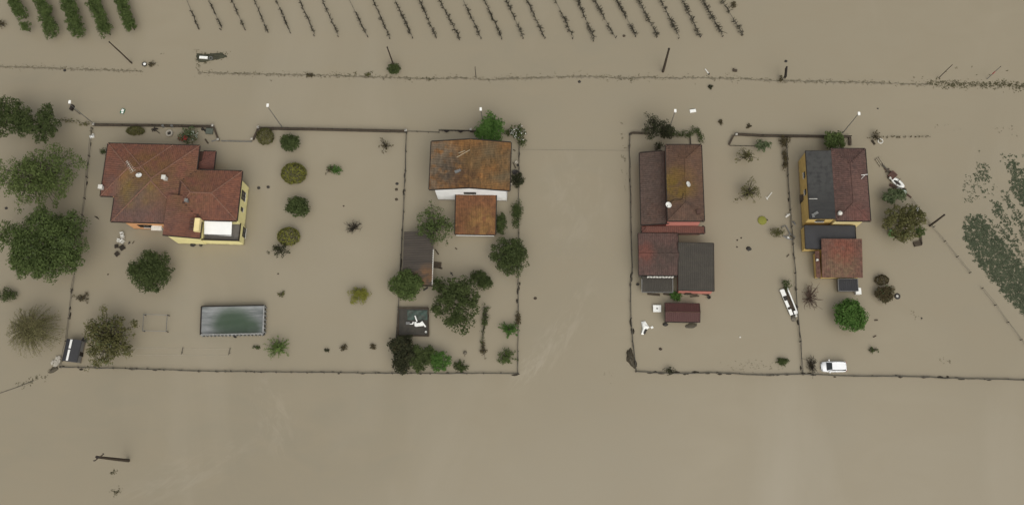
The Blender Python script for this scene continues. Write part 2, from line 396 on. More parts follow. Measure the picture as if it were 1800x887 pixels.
        for (xa, ya, xb, yb, nx, ny) in ((R.x0, R.y0, R.x1, R.y0, 0, -1), (R.x1, R.y0, R.x1, R.y1, 1, 0), (R.x1, R.y1, R.x0, R.y1, 0, 1), (R.x0, R.y1, R.x0, R.y0, -1, 0)):
            if {(0, -1): 'S', (1, 0): 'E', (0, 1): 'N', (-1, 0): 'W'}[(nx, ny)] in r.get('gsk', ''): continue
            n = max(2, int(math.hypot(xb - xa, yb - ya) / .35)); prev = None
            for e in range(n + 1):
                x, y = xa + (xb - xa) * e / n, ya + (yb - ya) * e / n
                cur = None if any(o is not R and o.inside(x + nx * .1, y + ny * .1) and o.h(x + nx * .1, y + ny * .1) > R.h(x, y) - .1 for o in s.roofs) else (x, y)
                if gm.v and not (cur and prev): gm.build('gutter', r.get('gutm', DMETAL), s.t); gm = MB()
                if cur and prev:
                    o_ = gw * .42
                    gm.beam(s.w(prev[0] + nx * o_, prev[1] + ny * o_, R.h(*prev) + .02), s.w(cur[0] + nx * o_, cur[1] + ny * o_, R.h(*cur) + .02), gw, .16)
                prev = cur
        if gm.v and gw > 0: gm.build('gutter', r.get('gutm', DMETAL), s.t)
        # walls
        if r.get('wall'):
            iN, iS, iE, iW = r.get('inset', (.6, .6, .6, .6)); wm = MB(); e0 = .004 * i
            x0, y0, x1, y1 = R.x0 + iW + e0, R.y0 + iS + e0, R.x1 - iE - e0, R.y1 - iN - e0
            s.walls = getattr(s, 'walls', []); s.walls.append((x0, y0, x1, y1))
            ring = []
            for (xa, ya, xb, yb) in ((x0, y0, x1, y0), (x1, y0, x1, y1), (x1, y1, x0, y1), (x0, y1, x0, y0)):
                for e in range(10): ring.append((xa + (xb - xa) * e / 10, ya + (yb - ya) * e / 10))
            n = len(ring); zb = r.get('zb', -1.8)
            vs = [s.w(x, y, zb) for x, y in ring] + [s.w(x, y, R.h(x, y) - th * .6) for x, y in ring]
            wm.add(vs, [(q, (q + 1) % n, n + (q + 1) % n, n + q) for q in range(n)])
            wm.build('wall', r['wall'], s.t)
    def window(s, x, y, side, z, w, h, panes=1, fm=None, shutters=None, depth=.05):
        """frame standing 5 cm proud of the wall, pane set behind it"""
        n = {'N': (0, 1), 'S': (0, -1), 'E': (1, 0), 'W': (-1, 0)}[side]; t = (-n[1], n[0]); m = MB(); fm = fm or DMETAL
        c = lambda a, b, o: s.w(x + t[0] * a + n[0] * o, y + t[1] * a + n[1] * o, z + b)
        for a in (-w / 2, w / 2): m.beam(c(a, -h / 2, depth), c(a, h / 2, depth), .09, .10)
        for b in (-h / 2, h / 2): m.beam(c(-w / 2, b, depth + .003), c(w / 2, b, depth + .003), .10, .09)
        for q in range(1, panes): a = -w / 2 + w * q / panes; m.beam(c(a, -h / 2, depth), c(a, h / 2, depth), .06, .06)
        wo_ = m.build('window', fm, s.t)
        for q in range(panes):
            a0, a1 = -w / 2 + w * q / panes + .03, -w / 2 + w * (q + 1) / panes - .03
            p = MB(); p.slab([c(a0, -h / 2 + .04, .03), c(a1, -h / 2 + .04, .03), c(a1, h / 2 - .04, .03), c(a0, h / 2 - .04, .03)], .0)
            p.f = [(0, 1, 2, 3)]; p.v = p.v[:4]; p.build('pane', GLASS, wo_)
        sl = MB(); sl.beam(c(-w / 2 - .1, -h / 2 - .09, .08), c(w / 2 + .1, -h / 2 - .09, .08), .2, .06); sl.build('sill', OFFW, wo_)
        if shutters:
            for a in (-1, 1):
                q = MB(); q.beam(c(a * (w / 2 + w / 4 + .05), -h / 2, .05), c(a * (w / 2 + w / 4 + .05), h / 2, .05), w / 2, .06); q.build('shutter', shutters, wo_)
    def part(s, name, m, mt, parent=None, smooth=False): return m.build(name, mt, parent or s.t, smooth=smooth)
    def chimney(s, u, v, mt, w=.55, h=1.1, cap=True):
        p = s.on_roof(u, v); m = MB(); m.box((p.x, p.y, p.z + h / 2 - .3), (w / 2, w / 2, h / 2 + .3), s.a); c = s.part('chimney', m, mt)
        k = MB(); k.box((p.x, p.y, p.z + h + .10), (w / 2 + .08, w / 2 + .08, .05), s.a)
        for a in (-1, 1): k.box((p.x + a * w * .3, p.y, p.z + h + .025), (.06, w * .4, .04), s.a)
        s.part('chimney_cap', k, mt, c)
    def dish(s, u, v, r=.5, az=0., mt=None, tilt=45, h=.7):
        p = s.on_roof(u, v); T = Matrix.Rotation(az, 3, 'Z') @ Matrix.Rotation(R_(tilt), 3, 'X'); c = Vector((p.x, p.y, p.z + h)); m = MB()
        m.lathe(c, [(.01, 0), (r * .5, r * .06), (r * .85, r * .2), (r, r * .28), (r * 1.0, r * .24), (r * .5, r * .01), (.01, -.05)], 16, T)
        d = s.part('satellite_dish', m, mt or WHITE, smooth=True)
        k = MB(); k.tube([p - Vector((0, 0, .2)), c - Vector((0, 0, .1))], .05, 6); k.tube([c + T @ Vector((0, -r * .8, .15)), c + T @ Vector((0, 0, r * 1.0))], .03, 5)
        k.box(c + T @ Vector((0, 0, r * 1.0)), (.07, .07, .1)); s.part('dish_bracket', k, METAL, d)
    def antenna(s, u, v, h=2.0, az=0.6, L=1.6):
        p = s.on_roof(u, v); m = MB(); m.tube([p - Vector((0, 0, .2)), p + Vector((0, 0, h))], .035, 6); o = s.part('antenna', m, METAL)
        k = MB(); d = Vector((math.cos(az), math.sin(az), 0)); q = Vector((-d.y, d.x, 0)); c = p + Vector((0, 0, h - .15)); k.tube([c - d * L * .3, c + d * L * .7], .03, 5)
        for e in range(7): e_ = c + d * (L * (-.3 + e / 6)); k.tube([e_ - q * (.5 - .04 * e), e_ + q * (.5 - .04 * e)], .018, 4)
        s.part('antenna_boom', k, OFFW, o)

def wmat(name, c, d=None): return mat(name, c, d or [x * .86 for x in c], .8, .85, bump=.15, bscale=12, tide=.75)
YEL = wmat('yellow_render', (.78, .70, .34)); YEL2 = wmat('ochre_render', (.62, .45, .16), (.50, .35, .12)); ORG_ = wmat('orange_render', (.66, .34, .16))
WHT = wmat('white_render', (.80, .80, .78)); PINK = wmat('pink_render', (.50, .19, .15)); CREAM = wmat('cream_render', (.72, .60, .30)); GRY = wmat('grey_render', (.17, .165, .155))
RBASE = mat('roof_underlay', (.060, .030, .022), (.040, .024, .018), 2, .9)
moss_or_sheen = lambda u, v, z, r, c=(.150, .105, .020), st=.8, sc=.55: (P(u, v, z).x, P(u, v, z).y, r, c, st, sc)  # growth and weathering patches, plus the sheen painted on the villa roof
CAPM = mat('ridge_tile', (.205, .105, .070), (.120, .066, .048), 1.5, .85, island=.5)
T1 = mat('villa_roof_tile', (.168, .068, .040), (.100, .046, .034), .45, .85, island=.45, speck=.35, spots=[moss_or_sheen(241, 332, 6.3, 4.6, (.190, .125, .018), .95, .25), moss_or_sheen(258, 300, 6.3, 5.5, (.135, .075, .022), .6), moss_or_sheen(205, 345, 6, 8, (.085, .062, .056), .4, .35), moss_or_sheen(255, 372, 6, 8, (.088, .062, .055), .45, .3), moss_or_sheen(322, 325, 6, 7, (.115, .068, .030), .5, .6), moss_or_sheen(235, 385, 6, 6, (.082, .058, .052), .4, .4)])  # grey patches paint a reflective sheen onto the south slopes
T2 = mat('rusty_roof_tile', (.235, .110, .032), (.105, .052, .022), .5, .9, island=.3, speck=.55, speck_sc=1.3, streak=(1.6, .5, 1), spots=[moss_or_sheen(850, 290, 6, 6.5, (.095, .066, .030), .6, .3), moss_or_sheen(878, 290, 6, 5.5, (.085, .066, .038), .85, .25), moss_or_sheen(768, 275, 6, 4.5, (.110, .092, .066), .8, .9), moss_or_sheen(766, 312, 6, 4.5, (.125, .100, .070), .7, 1.0), moss_or_sheen(790, 299, 6.8, 3.6, (.048, .040, .030), .75, 1.1), moss_or_sheen(815, 320, 6.3, 3, (.06, .032, .018), .7, .9)])
T2B = mat('rusty_annex_tile', (.170, .074, .032), (.105, .050, .026), .7, .9, island=.4, speck=.5, speck_sc=1.3, spots=[moss_or_sheen(845, 392, 3, 3.6, (.185, .105, .036), .8, .9), moss_or_sheen(808, 385, 3, 3, (.10, .05, .02), .5, .7)])
T3 = mat('brown_roof_tile', (.105, .060, .040), (.066, .043, .033), .5, .9, island=.4, speck=.35, spots=[moss_or_sheen(1190, 322, 6.8, 4.0, (.135, .088, .014), .85, .4), moss_or_sheen(1222, 300, 6, 6, (.125, .066, .036), .5, .5)])
T3W = mat('dark_wing_tile', (.088, .056, .043), (.058, .042, .034), .8, .9, island=.4, speck=.4, spots=[moss_or_sheen(1150, 395, 4, 6, (.09, .05, .036), .5, .6), moss_or_sheen(1160, 330, 4, 8, (.085, .06, .05), .5, .9)])
T3R = mat('red_leanto_tile', (.125, .050, .036), (.088, .040, .031), .8, .85, island=.3)
T3O = mat('outbuilding_tile', (.105, .060, .050), (.072, .048, .041), .8, .9, island=.5, speck=.4, spots=[moss_or_sheen(1165, 455, 3, 3.4, (.060, .044, .036), .75, .7), moss_or_sheen(1130, 445, 3, 2.6, (.15, .05, .035), .6, .6)])
T4 = mat('patched_roof_tile', (.102, .055, .044), (.068, .042, .036), .6, .85, island=.45, speck=.4, spots=[moss_or_sheen(1510, 378, 5.5, 2.6, (.16, .055, .045), .6, .8), moss_or_sheen(1508, 330, 5.5, 4, (.12, .065, .052), .6, .5), moss_or_sheen(1485, 380, 5.5, 5, (.075, .045, .035), .5, .8)])
T4O = mat('weathered_annex_tile', (.145, .072, .050), (.085, .048, .037), 1.2, .9, island=.5, speck=.5, spots=[moss_or_sheen(1478, 468, 3, 3.5, (.15, .105, .060), .6, 1.4), moss_or_sheen(1480, 440, 3, 3, (.17, .055, .035), .6, .8)])
FELT = mat('dark_roofing_felt', (.040, .039, .037), (.026, .026, .026), .9, .8, bump=.3, bscale=4, streak=(.4, 1.5, 1), spots=[moss_or_sheen(1440, 295, 4.5, 7, (.060, .060, .056), .6, 1.2)])
FELT2 = mat('dark_grey_sheet', (.062, .055, .044), (.042, .038, .032), .8, .85, island=.25, streak=(.5, 1.4, 1), bump=.3, bscale=5)
FELT3 = mat('smooth_dark_sheet', (.034, .034, .037), (.026, .026, .028), .6, .6)
SHEDR = mat('grey_brown_shed_sheet', (.068, .056, .044), (.040, .034, .029), .5, .85, island=.35, streak=(.25, 2, 1), spots=[moss_or_sheen(752, 490, 2.5, 3, (.17, .09, .04), .7, .8)])
BRSH = mat('brown_sheet_roof', (.070, .028, .024), (.058, .024, .021), .5, .6, island=.2)
TERR = mat('terrace_floor', (.17, .155, .145), (.13, .12, .11), 2, .8)
AWN = mat('white_awning', (.74, .74, .71), (.68, .68, .65), .6, .7)

# --- the big red-roofed villa
h1 = House('villa', 'large yellow and orange villa under a mossy red hipped roof, white awning on its terrace', 'house', -2.2, [
    dict(px=((191, 252.3), (300, 255), (296, 347), (176, 345.3)), z=5.0, sl='NSEW', pitch=.30, tile=T1, cap=CAPM, base=RBASE, wall=ORG_, inset=(.6, .6, .5, 1.0)),
    dict(px=((213, 252.8), (345.5, 256), (340, 393), (197, 390)), z=5.004, sl='NSEW', pitch=.30, tile=T1, cap=CAPM, base=RBASE, wall=ORG_, inset=(.6, .12, .6, 2.0)),
    dict(px=((300, 298), (426.6, 300.7), (416, 387.7), (290, 385.5)), z=5.008, sl='NSEW', pitch=.30, tile=T1, cap=CAPM, base=RBASE, wall=YEL, inset=(1.4, .2, .12, .6)),
    dict(px=((302, 346), (358, 347), (353.4, 418.4), (291, 417)), z=5.002, sl='E', pitch=.27, tile=T1, cap=CAPM, base=RBASE, wall=YEL, inset=(.6, .15, .5, .3), gsk='WN'),
    dict(px=((340, 265.5), (379.4, 266.7), (375.7, 299), (337, 298)), z=3.3, sl='EN', pitch=.25, tile=T3R, base=RBASE, wall=ORG_, inset=(.5, .5, 1.2, .4))])
# terrace block in the south-east corner
x0, yt = h1.loc(354, 424, 2.9); x1, y0 = h1.loc(420.4, 423.4, 2.9); xw, _ = h1.loc(326, 431, 0); y1 = h1.walls[2][1] - .01
m = MB(); m.prism([h1.w(x, y) for x, y in ((xw, y0), (x1, y0), (x1, y1), (xw, y1))], -1.8, 2.1); h1.part('terrace_base', m, YEL)
m = MB()
for xa, ya, xb, yb in ((x0, y0, x1, y0), (x1, y0, x1, y1)):
    dx, dy = (0, .12) if ya == yb else (-.12, 0)
    m.prism([h1.w(*q) for q in ((xa, ya), (xb, yb), (xb + dx, yb + dy), (xa + dx, ya + dy))], 2.1, 2.9)
m.prism([h1.w(*q) for q in ((x0, y0 + .121), (x0 + .12, y0 + .121), (x0 + .12, y1), (x0, y1))], 2.1, 2.9)
pa = h1.part('parapet', m, YEL)
m = MB()
m.beam(h1.w(x0, y0 + .06, 2.94), h1.w(x1 + .03, y0 + .06, 2.94), .22, .07); m.beam(h1.w(x1 - .06, y0 + .18, 2.94), h1.w(x1 - .06, y1, 2.94), .22, .07); h1.part('coping', m, DMETAL, pa)
m = MB(); m.prism([h1.w(*q) for q in ((x0 + .12, y0 + .12), (x1 - .12, y0 + .12), (x1 - .12, y1), (x0 + .12, y1))], 2.104, 2.15); h1.part('terrace_floor', m, TERR)
ax0, ay0 = h1.loc(358.5, 412, 3.9); ax1, ay1 = h1.loc(408, 388.5, 4.5)
m = MB(); m.slab([h1.w(ax0, ay0, 3.8), h1.w(ax1 - .1, ay0 - .1, 3.8), h1.w(ax1, ay1, 4.55), h1.w(ax0, ay1, 4.55)], .05); aw = h1.part('awning', m, AWN)
m = MB()
for x in (ax0 + .1, ax1 - .2): m.tube([h1.w(x, ay0 + .1, 2.1), h1.w(x, ay0 + .1, 3.76)], .05, 6)
m.beam(h1.w(ax0, ay0, 3.82), h1.w(ax1, ay0, 3.82), .1, .12); h1.part('awning_frame', m, METAL, aw)
# dormer with a pale wall beside the terrace
q0, q1 = h1.loc(344, 384, 5.6), h1.loc(350.5, 407, 5.6)
m = MB(); m.prism([h1.w(*q) for q in ((q0[0], q1[1]), (q1[0], q1[1]), (q1[0], q0[1]), (q0[0], q0[1]))], 4.6, 6.0); dm = h1.part('dormer', m, CREAM)
m = MB()
for e in range(4):
    y = q0[1] + (q1[1] - q0[1]) * (e + .5) / 4; m.box(h1.w(q0[0] - .35, y, 6.05), (.35, .2, .05), h1.a)
h1.part('dormer_cap', m, BROWNP, dm)
X1 = h1.walls[2][2]; xx, yy = h1.loc(434, 345, 2.6)
h1.window(X1, yy, 'E', 2.9, 1.5, 1.7, 2); _, yy = h1.loc(433, 369, 2.6); h1.window(X1, yy, 'E', 2.9, .6, .8)
_, yy = h1.loc(426, 407, 1.5); h1.window(x1, yy, 'E', 1.0, 1.6, 1.3, 2)
Y0 = h1.walls[1][1]; xx, _ = h1.loc(258, 399, 2); h1.window(xx, Y0, 'S', 2.4, 1.2, 1.5, 2, shutters=DMETAL); xx, _ = h1.loc(278, 399, 2)
m = MB(); m.beam(h1.w(xx, Y0 - .06, -.5), h1.w(xx, Y0 - .06, 2.2), 1.3, .1); dr = h1.part('door', m, OFFW)
m = MB(); m.box(h1.w(xx + .4, Y0 - .16, 1.0), (.05, .05, .1), h1.a); h1.part('handle', m, DMETAL, dr)
m = MB(); m.slab([h1.w(xx - .9, Y0, 2.75), h1.w(xx - .9, Y0 - .8, 2.6), h1.w(xx + .9, Y0 - .8, 2.6), h1.w(xx + .9, Y0, 2.75)], .06); h1.part('door_canopy', m, OFFW)
h1.chimney(292, 315, OFFW, .55, 1.1); h1.chimney(180.5, 331, OFFW, .55, .9); h1.chimney(330, 354, GRY, .4, .7)
h1.dish(247.5, 311, .5, R_(160), tilt=22, h=.8); h1.antenna(241, 304, 2.6, R_(125), 2.2)

# --- white house with rusty roof and its annex
h2 = House('white_house', 'white walled house under a broad rusty brown mottled roof, rusty annex at its foot', 'house', -1.4, [
    dict(px=((758.6, 248.5), (898.7, 251.3), (895.5, 335.2), (754.4, 332.8)), z=6.1, sl='EW', pitch=.20, tile=T2, base=RBASE, wall=WHT, inset=(.5, .05, .65, .9), ts=(.30, .55)),
    dict(px=((799, 345), (873.6, 346), (869.6, 412.6), (803, 411.4)), z=2.5, sl='S', pitch=.13, tile=T2B, base=RBASE, wall=WHT, inset=(.1, .3, .3, .3), ts=(.30, .55))])
xx, _ = h2.loc(826, 340, 4.5); h2.window(xx, h2.walls[0][1], 'S', 4.35, 2.0, .8, 3)
m = MB(); a = h2.loc(884, 352, 1.0); yw = h2.walls[0][1]
m.beam(h2.w(a[0] - .7, yw - .1, 1.6), h2.w(a[0] + .6, yw - .1, 1.6), .06, .06); m.beam(h2.w(a[0] + .6, yw - .1, .1), h2.w(a[0] + .6, yw - .1, 1.6), .06, .06); h2.part('drain_pipe', m, OFFW)
m = MB(); R = h2.roofs[1]; m.beam(h2.w(R.x0 + .2, R.y0 - .18, R.z - .06), h2.w(R.x1 - .2, R.y0 - .18, R.z - .06), .14, .14); h2.part('eave_gutter', m, OFFW)
for (a, b) in (((803, 277), (826, 264)), ((806, 270), (818, 265))):
    m = MB(); m.beam(h2.on_roof(*a) + Vector((0, 0, .16)), h2.on_roof(*b) + Vector((0, 0, .16)), .12, .08); tag(m.build('loose_pole', mat('pale_weathered_wood', (.36, .29, .19), (.26, .21, .14), 3, .8)), 'pale %s pole lying across the rusty brown roof' % ('long' if a[0] == 803 else 'short'), 'pole')
m = MB(); p = h2.on_roof(803, 302); m.box(p + Vector((0, 0, .2)), (.35, .25, .06), .3); m.box(p + Vector((.5, .2, .2)), (.18, .2, .05), .8); tag(m.build('roof_patch', METAL), 'grey metal patch on the dark bald part of the rusty roof', 'sheet')

# --- brown house with two dishes
h3 = House('brown_house', 'long brown hipped house with a yellow mossy patch, dark side wing and pink end wall', 'house', -.6, [
    dict(px=((1169.3, 254.6), (1233, 255.2), (1237.2, 388.6), (1174.3, 388)), z=6.2, sl='NSEW', pitch=.36, tile=T3, base=RBASE, wall=PINK, inset=(.4, .1, .5, .1)),
    dict(px=((1123.6, 270.5), (1170, 267.3), (1175.5, 392.8), (1127.8, 397.9)), z=3.4, sl='W', pitch=.26, tile=T3W, base=RBASE, wall=PINK, inset=(.3, .3, .1, .4)),
    dict(px=((1127.5, 399), (1237.6, 397.5), (1238.4, 411.5), (1127.8, 408)), z=2.7, sl='SEW', pitch=.30, tile=T3R, base=RBASE, wall=PINK, inset=(.1, .4, .4, .4))])
h3.dish(1175, 361, .52, R_(-38), tilt=52, h=.6); h3.dish(1210, 325, .48, R_(-60), tilt=66, h=.6)
h3.chimney(1227, 374, BROWNP, .5, .6)
p, q = h3.on_roof(1177, 352), h3.on_roof(1210, 330); m = MB(); m.tube([h3.on_roof(1178 + e * 4.2, 357 - 2 * e - (3 * math.sin(e))) + Vector((0, 0, .14)) for e in range(6)] + [h3.on_roof(1201, 340) + Vector((0, 0, .14))], .04, 5); h3.part('cable', m, DMETAL)

# --- outbuildings south of the brown house
h3o = House('tiled_outbuilding', 'low outbuilding with worn red brown tile roof and grey lean-to, south of the brown house', 'outbuilding', -.8, [
    dict(px=((1124, 408.7), (1194, 412), (1191, 484.8), (1120, 482.5)), z=2.9, sl='SN', pitch=.12, tile=T3O, base=RBASE, wall=GRY, inset=(.3, .3, .1, .3), gut=.10),
    dict(px=((1129, 486), (1184, 487.5), (1180, 514.6), (1127.5, 512)), z=1.5, sl='S', pitch=.14, tile=FELT2, base=FELT2, wall=GRY, inset=(.1, .3, .2, .2), mode='corr', gut=.08, gutm=METAL)])
m = MB(); R = h3o.roofs[0]
for e in range(9): m.box(h3o.w(R.x0 + 1.6 + e * .5, R.y0 - .25, R.z - .25), (.2, .12, .04), rnd.uniform(-.3, .3))
h3o.part('broken_eave_boards', m, OFFW)
h3s = House('dark_barn', 'dark grey sheet roofed barn with a red wall showing under its south eave', 'barn', -1.6, [
    dict(px=((1196, 425.7), (1255, 430.7), (1253.6, 513), (1187.5, 508)), z=2.9, sl='S', pitch=.06, tile=FELT2, base=FELT2, wall=PINK, inset=(.3, .02, .2, .2), mode='corr', wave=.3, gut=.08)])
x0, y0 = h3s.walls[0][0], h3s.walls[0][1]
m = MB(); m.beam(h3s.w(x0 + 1.2, y0 - .1, .4), h3s.w(x0 + 2.2, y0 - .1, .4), .1, 1.6); h3s.part('plank_door', m, WOOD)
h3b = House('brown_metal_shed', 'small brown ridged metal shed standing alone near the white square table', 'shed', -1.5, [
    dict(px=((1168.7, 531.5), (1229.6, 534), (1230, 566), (1169, 564.8)), z=1.7, sl='NS', pitch=.30, tile=BRSH, base=BRSH, wall=DARKWALL, inset=(.15, .15, .15, .15), mode='corr', wave=.25, gut=.07)])
R = h3b.roofs[0]; ym = (R.y0 + R.y1) / 2; m = MB(); m.tube([h3b.w(R.x0, ym, R.h(0, ym) + .05), h3b.w(R.x1, ym, R.h(0, ym) + .05)], .09, 6); h3b.part('ridge_cap', m, BROWNP)

# --- yellow house
h4 = House('yellow_house', 'yellow house half tiled, half under black felt, with dark sheet lean-to to the south', 'house', -.9, [
    dict(px=((1461, 261.6), (1520.2, 262), (1530, 388.3), (1468.8, 387.9)), z=5.0, sl='NSEW', pitch=.30, tile=T4, base=RBASE, wall=CREAM, inset=(.4, .1, 1.0, .1)),
    dict(px=((1416.5, 266), (1461, 265), (1469, 384.5), (1422, 385)), z=4.9, sl='W', pitch=.04, tile=FELT, base=FELT, wall=YEL2, inset=(.2, .12, .1, .0), mode='flat', gut=.07),
    dict(px=((1413.5, 397.5), (1503, 396.4), (1504.5, 437), (1416, 438)), z=2.6, sl='S', pitch=.05, tile=FELT3, base=FELT3, wall=YEL2, inset=(.05, .15, .2, .03), mode='flat', gut=.08)])
R = h4.roofs[1]
for e in range(9):                                    # felt laid in overlapping rolls
    ya, yb = R.y0 + (R.y1 - R.y0) * e / 9, R.y0 + (R.y1 - R.y0) * (e + 1) / 9
    m = MB(); m.slab([h4.w(x, y, R.h(x, y) + .03 + .012 * (e % 2) + (.02 if y > ya else 0)) for x, y in ((R.x0 + .05, ya), (R.x1 - .1, ya), (R.x1 - .1, yb + .06), (R.x0 + .05, yb + .06))], .02); h4.part('felt_strip', m, FELT)
m = MB(); a, b = h4.on_roof(1421.5, 350), h4.on_roof(1436, 350); m.tube([a + Vector((0, 0, .25)), b + Vector((0, 0, .25))], .05, 5); h4.part('vent_pipe', m, OFFW)
p = h4.on_roof(1475, 376); m = MB(); m.lathe(p, [(.3, -.2), (.3, .5), (.42, .55), (.30, .75), (.02, .82)], 12); h4.part('chimney_pot', m, OFFW, smooth=True)
p = h4.on_roof(1514, 314); m = MB(); m.tube([p + Vector((0, 0, -.2)), p + Vector((0, 0, 1.6))], .06, 6); an = h4.part('antenna', m, WHITE)
m = MB(); m.tube([p + Vector((-.5, .1, 1.6)), p + Vector((.55, .2, 1.6))], .05, 5); h4.part('antenna_boom', m, WHITE, an)
m = MB(); p = h4.on_roof(1432, 376); m.box(p + Vector((.2, .1, .15)), (.35, .2, .1), .5); m.box(p + Vector((-.3, -.3, .14)), (.2, .3, .08), .2); h4.part('patch', m, METAL)
XW = h4.walls[1][0]; _, yy = h4.loc(1412, 308, 3.4); h4.window(XW, yy, 'W', 3.6, .9, .8, 2, depth=.02); _, yy = h4.loc(1413, 338, 3.4); h4.window(XW, yy, 'W', 3.6, .8, .8, 2, depth=.02)
_, yy = h4.loc(1409, 347, 2.0); m = MB(); m.slab([h4.w(XW, yy - .5, 2.2), h4.w(XW, yy + .5, 2.2), h4.w(XW - .6, yy + .5, 1.9), h4.w(XW - .6, yy - .5, 1.9)], .06); h4.part('door_canopy', m, WOOD)
m = MB(); m.beam(h4.w(XW - .05, yy, -.6), h4.w(XW - .05, yy, 1.7), .1, 1.0); h4.part('door', m, WOOD)
xx, _ = h4.loc(1442, 392, 3.6); h4.window(xx, h4.walls[1][1], 'S', 3.55, 1.3, .9, 2)
h4o = House('tiled_annex', 'square annex with weathered orange red tiles directly south of the yellow house', 'outbuilding', -.7, [
    dict(px=((1446, 422), (1514.8, 422.7), (1513.5, 487.4), (1439.5, 487.4)), z=2.5, sl='S', pitch=.16, tile=T4O, base=RBASE, wall=YEL2, inset=(.2, .3, .3, .3), gut=0, ts=(.34, .42)),
    dict(px=((1434, 441), (1441, 441), (1440.5, 487.4), (1433.6, 487.4)), z=2.2, sl='W', pitch=.35, tile=T4O, base=RBASE, wall=YEL2, inset=(.2, .3, .0, .2), gut=0)])
p = P(1436, 457, 2.6); m = MB(); m.lathe(p, [(.12, -.3), (.12, .3), (.2, .34), (.02, .45)], 10); h4o.part('vent_cap', m, OFFW)
h4s = House('flat_roofed_store', 'small dark flat roofed store attached below the weathered tiled annex', 'shed', -.5, [
    dict(px=((1473.5, 490.5), (1507.5, 490), (1507.5, 511), (1474, 511)), z=1.3, sl='S', pitch=.05, tile=FELT3, base=FELT3, wall=GRY, inset=(.05, .1, .1, .1), mode='corr', wave=.3, gut=.08, gutm=METAL)])
m = MB(); p = P(1508.5, 511.5, .7); m.box((p.x, p.y, .2), (.42, .5, .62)); t = thing('white_cabinet', 'pale cream cabinet standing at the corner of the small flat roofed store', 'cabinet', (p.x, p.y, 0))
m.build('cabinet_body', OFFW, t); m = MB(); m.box((p.x, p.y, .84), (.46, .54, .03)); m.build('lid', WHITE, t)

# --- ribbed shed by the fence
h5 = House('ribbed_shed', 'long grey brown ribbed shed against the garden fence, half covered by trees', 'shed', -.7, [
    dict(px=((711.3, 408), (763.5, 408), (758.5, 500), (706.5, 500)), z=2.3, sl='E', pitch=.05, tile=SHEDR, base=SHEDR, wall=WOOD, inset=(.2, .2, .25, .2), mode='corr', wave=.3, gut=.0)])
R = h5.roofs[0]; m = MB(); m.beam(h5.w(R.x1 + .02, R.y0, R.z + .02), h5.w(R.x1 + .02, R.y1 - 3, R.z + .02), .16, .14); h5.part('edge_board', m, OFFW)

# --- little dark shed with white ridge lights, south-west corner
h6 = House('garden_shed', 'small black roofed garden shed with two white ridge panels, beside the rubble', 'shed', -6.5, [
    dict(px=((115.5, 595.5), (142.5, 596.5), (137, 635), (110.5, 635)), z=1.6, sl='EW', pitch=.22, tile=FELT3, base=FELT3, wall=GRY, inset=(.12, .05, .02, .05), mode='flat', gut=.0)])
R = h6.roofs[0]; xm = (R.x0 + R.x1) / 2 - .35
for ya, yb in ((R.y0 + .08, R.y0 + 1.95), (R.y0 + 2.15, R.y1 - .08)):
    m = MB(); m.slab([h6.w(x, y, R.h(x, y) + .06) for x, y in ((xm - .2, ya), (xm + .2, ya), (xm + .2, yb), (xm - .2, yb))], .05); h6.part('ridge_panel', m, WHITE)
m = MB(); m.beam(h6.w(R.x1 - .04, R.y0 + 1.5, -.4), h6.w(R.x1 - .04, R.y0 + 1.5, 1.3), .12, .7); h6.part('door', m, DMETAL)
m = MB(); m.slab([h6.w(R.x1 - .4, R.y1 + .65, .6), h6.w(R.x1 - .55, R.y1 + .1, .7), h6.w(R.x1 + .35, R.y1 - .2, .7), h6.w(R.x1 + .5, R.y1 + .3, .6)], .08); tag(m.build('loose_board', BLACKP), 'black board leaning at the rear corner of the black roofed garden shed', 'board')
# ---------------------------------------------------------------- vegetation
NR = np.random.default_rng(11)
def leaf_quads(C, Nn, l, w, bend=.25):
    """one folded four-cornered leaf per centre C, facing Nn"""
    n = len(C); Nn = Nn / (np.linalg.norm(Nn, axis=1, keepdims=True) + 1e-9)
    r = NR.normal(size=(n, 3)); t = r - Nn * (r * Nn).sum(1, keepdims=True); t /= np.linalg.norm(t, axis=1, keepdims=True) + 1e-9
    b = np.cross(Nn, t); sc = NR.uniform(.65, 1.35, (n, 1)); l = l * sc / 2; w = w * sc / 2
    V = np.stack([C - t * l, C + b * w - Nn * w * bend * 2, C + t * l, C - b * w - Nn * w * bend * 2], 1).reshape(-1, 3)
    return V

def mesh_quads(name, V, mt, parent):
    F_ = np.arange(len(V)).reshape(-1, 4)
    return link_mesh(name, V, F_.tolist(), mt, parent)

def clumps(c, r, n, cr, rough=.3, flat=.0):
    """clump centres through an uneven crown; the outline swells and dents with direction"""
    ph = NR.uniform(0, 6.28, 4); out = []
    for k in range(n):
        d = NR.normal(size=3); d /= np.linalg.norm(d)
        if d[2] < -.2: d[2] *= -.6
        az = math.atan2(d[1], d[0]); m = 1 + rough * (.55 * math.sin(2 * az + ph[0]) + .5 * math.sin(3 * az + ph[1]) + .45 * math.sin(5 * az + ph[2]) + .4 * math.sin(8 * az + ph[3]))
        f = NR.uniform(.12, 1) ** .5; q = cr * NR.uniform(.6, 1.3)
        out.append((c + d * np.array([1, 1, .9]) * np.maximum(r * m * f * 1.04 - q * .45, .05), q))
    return out

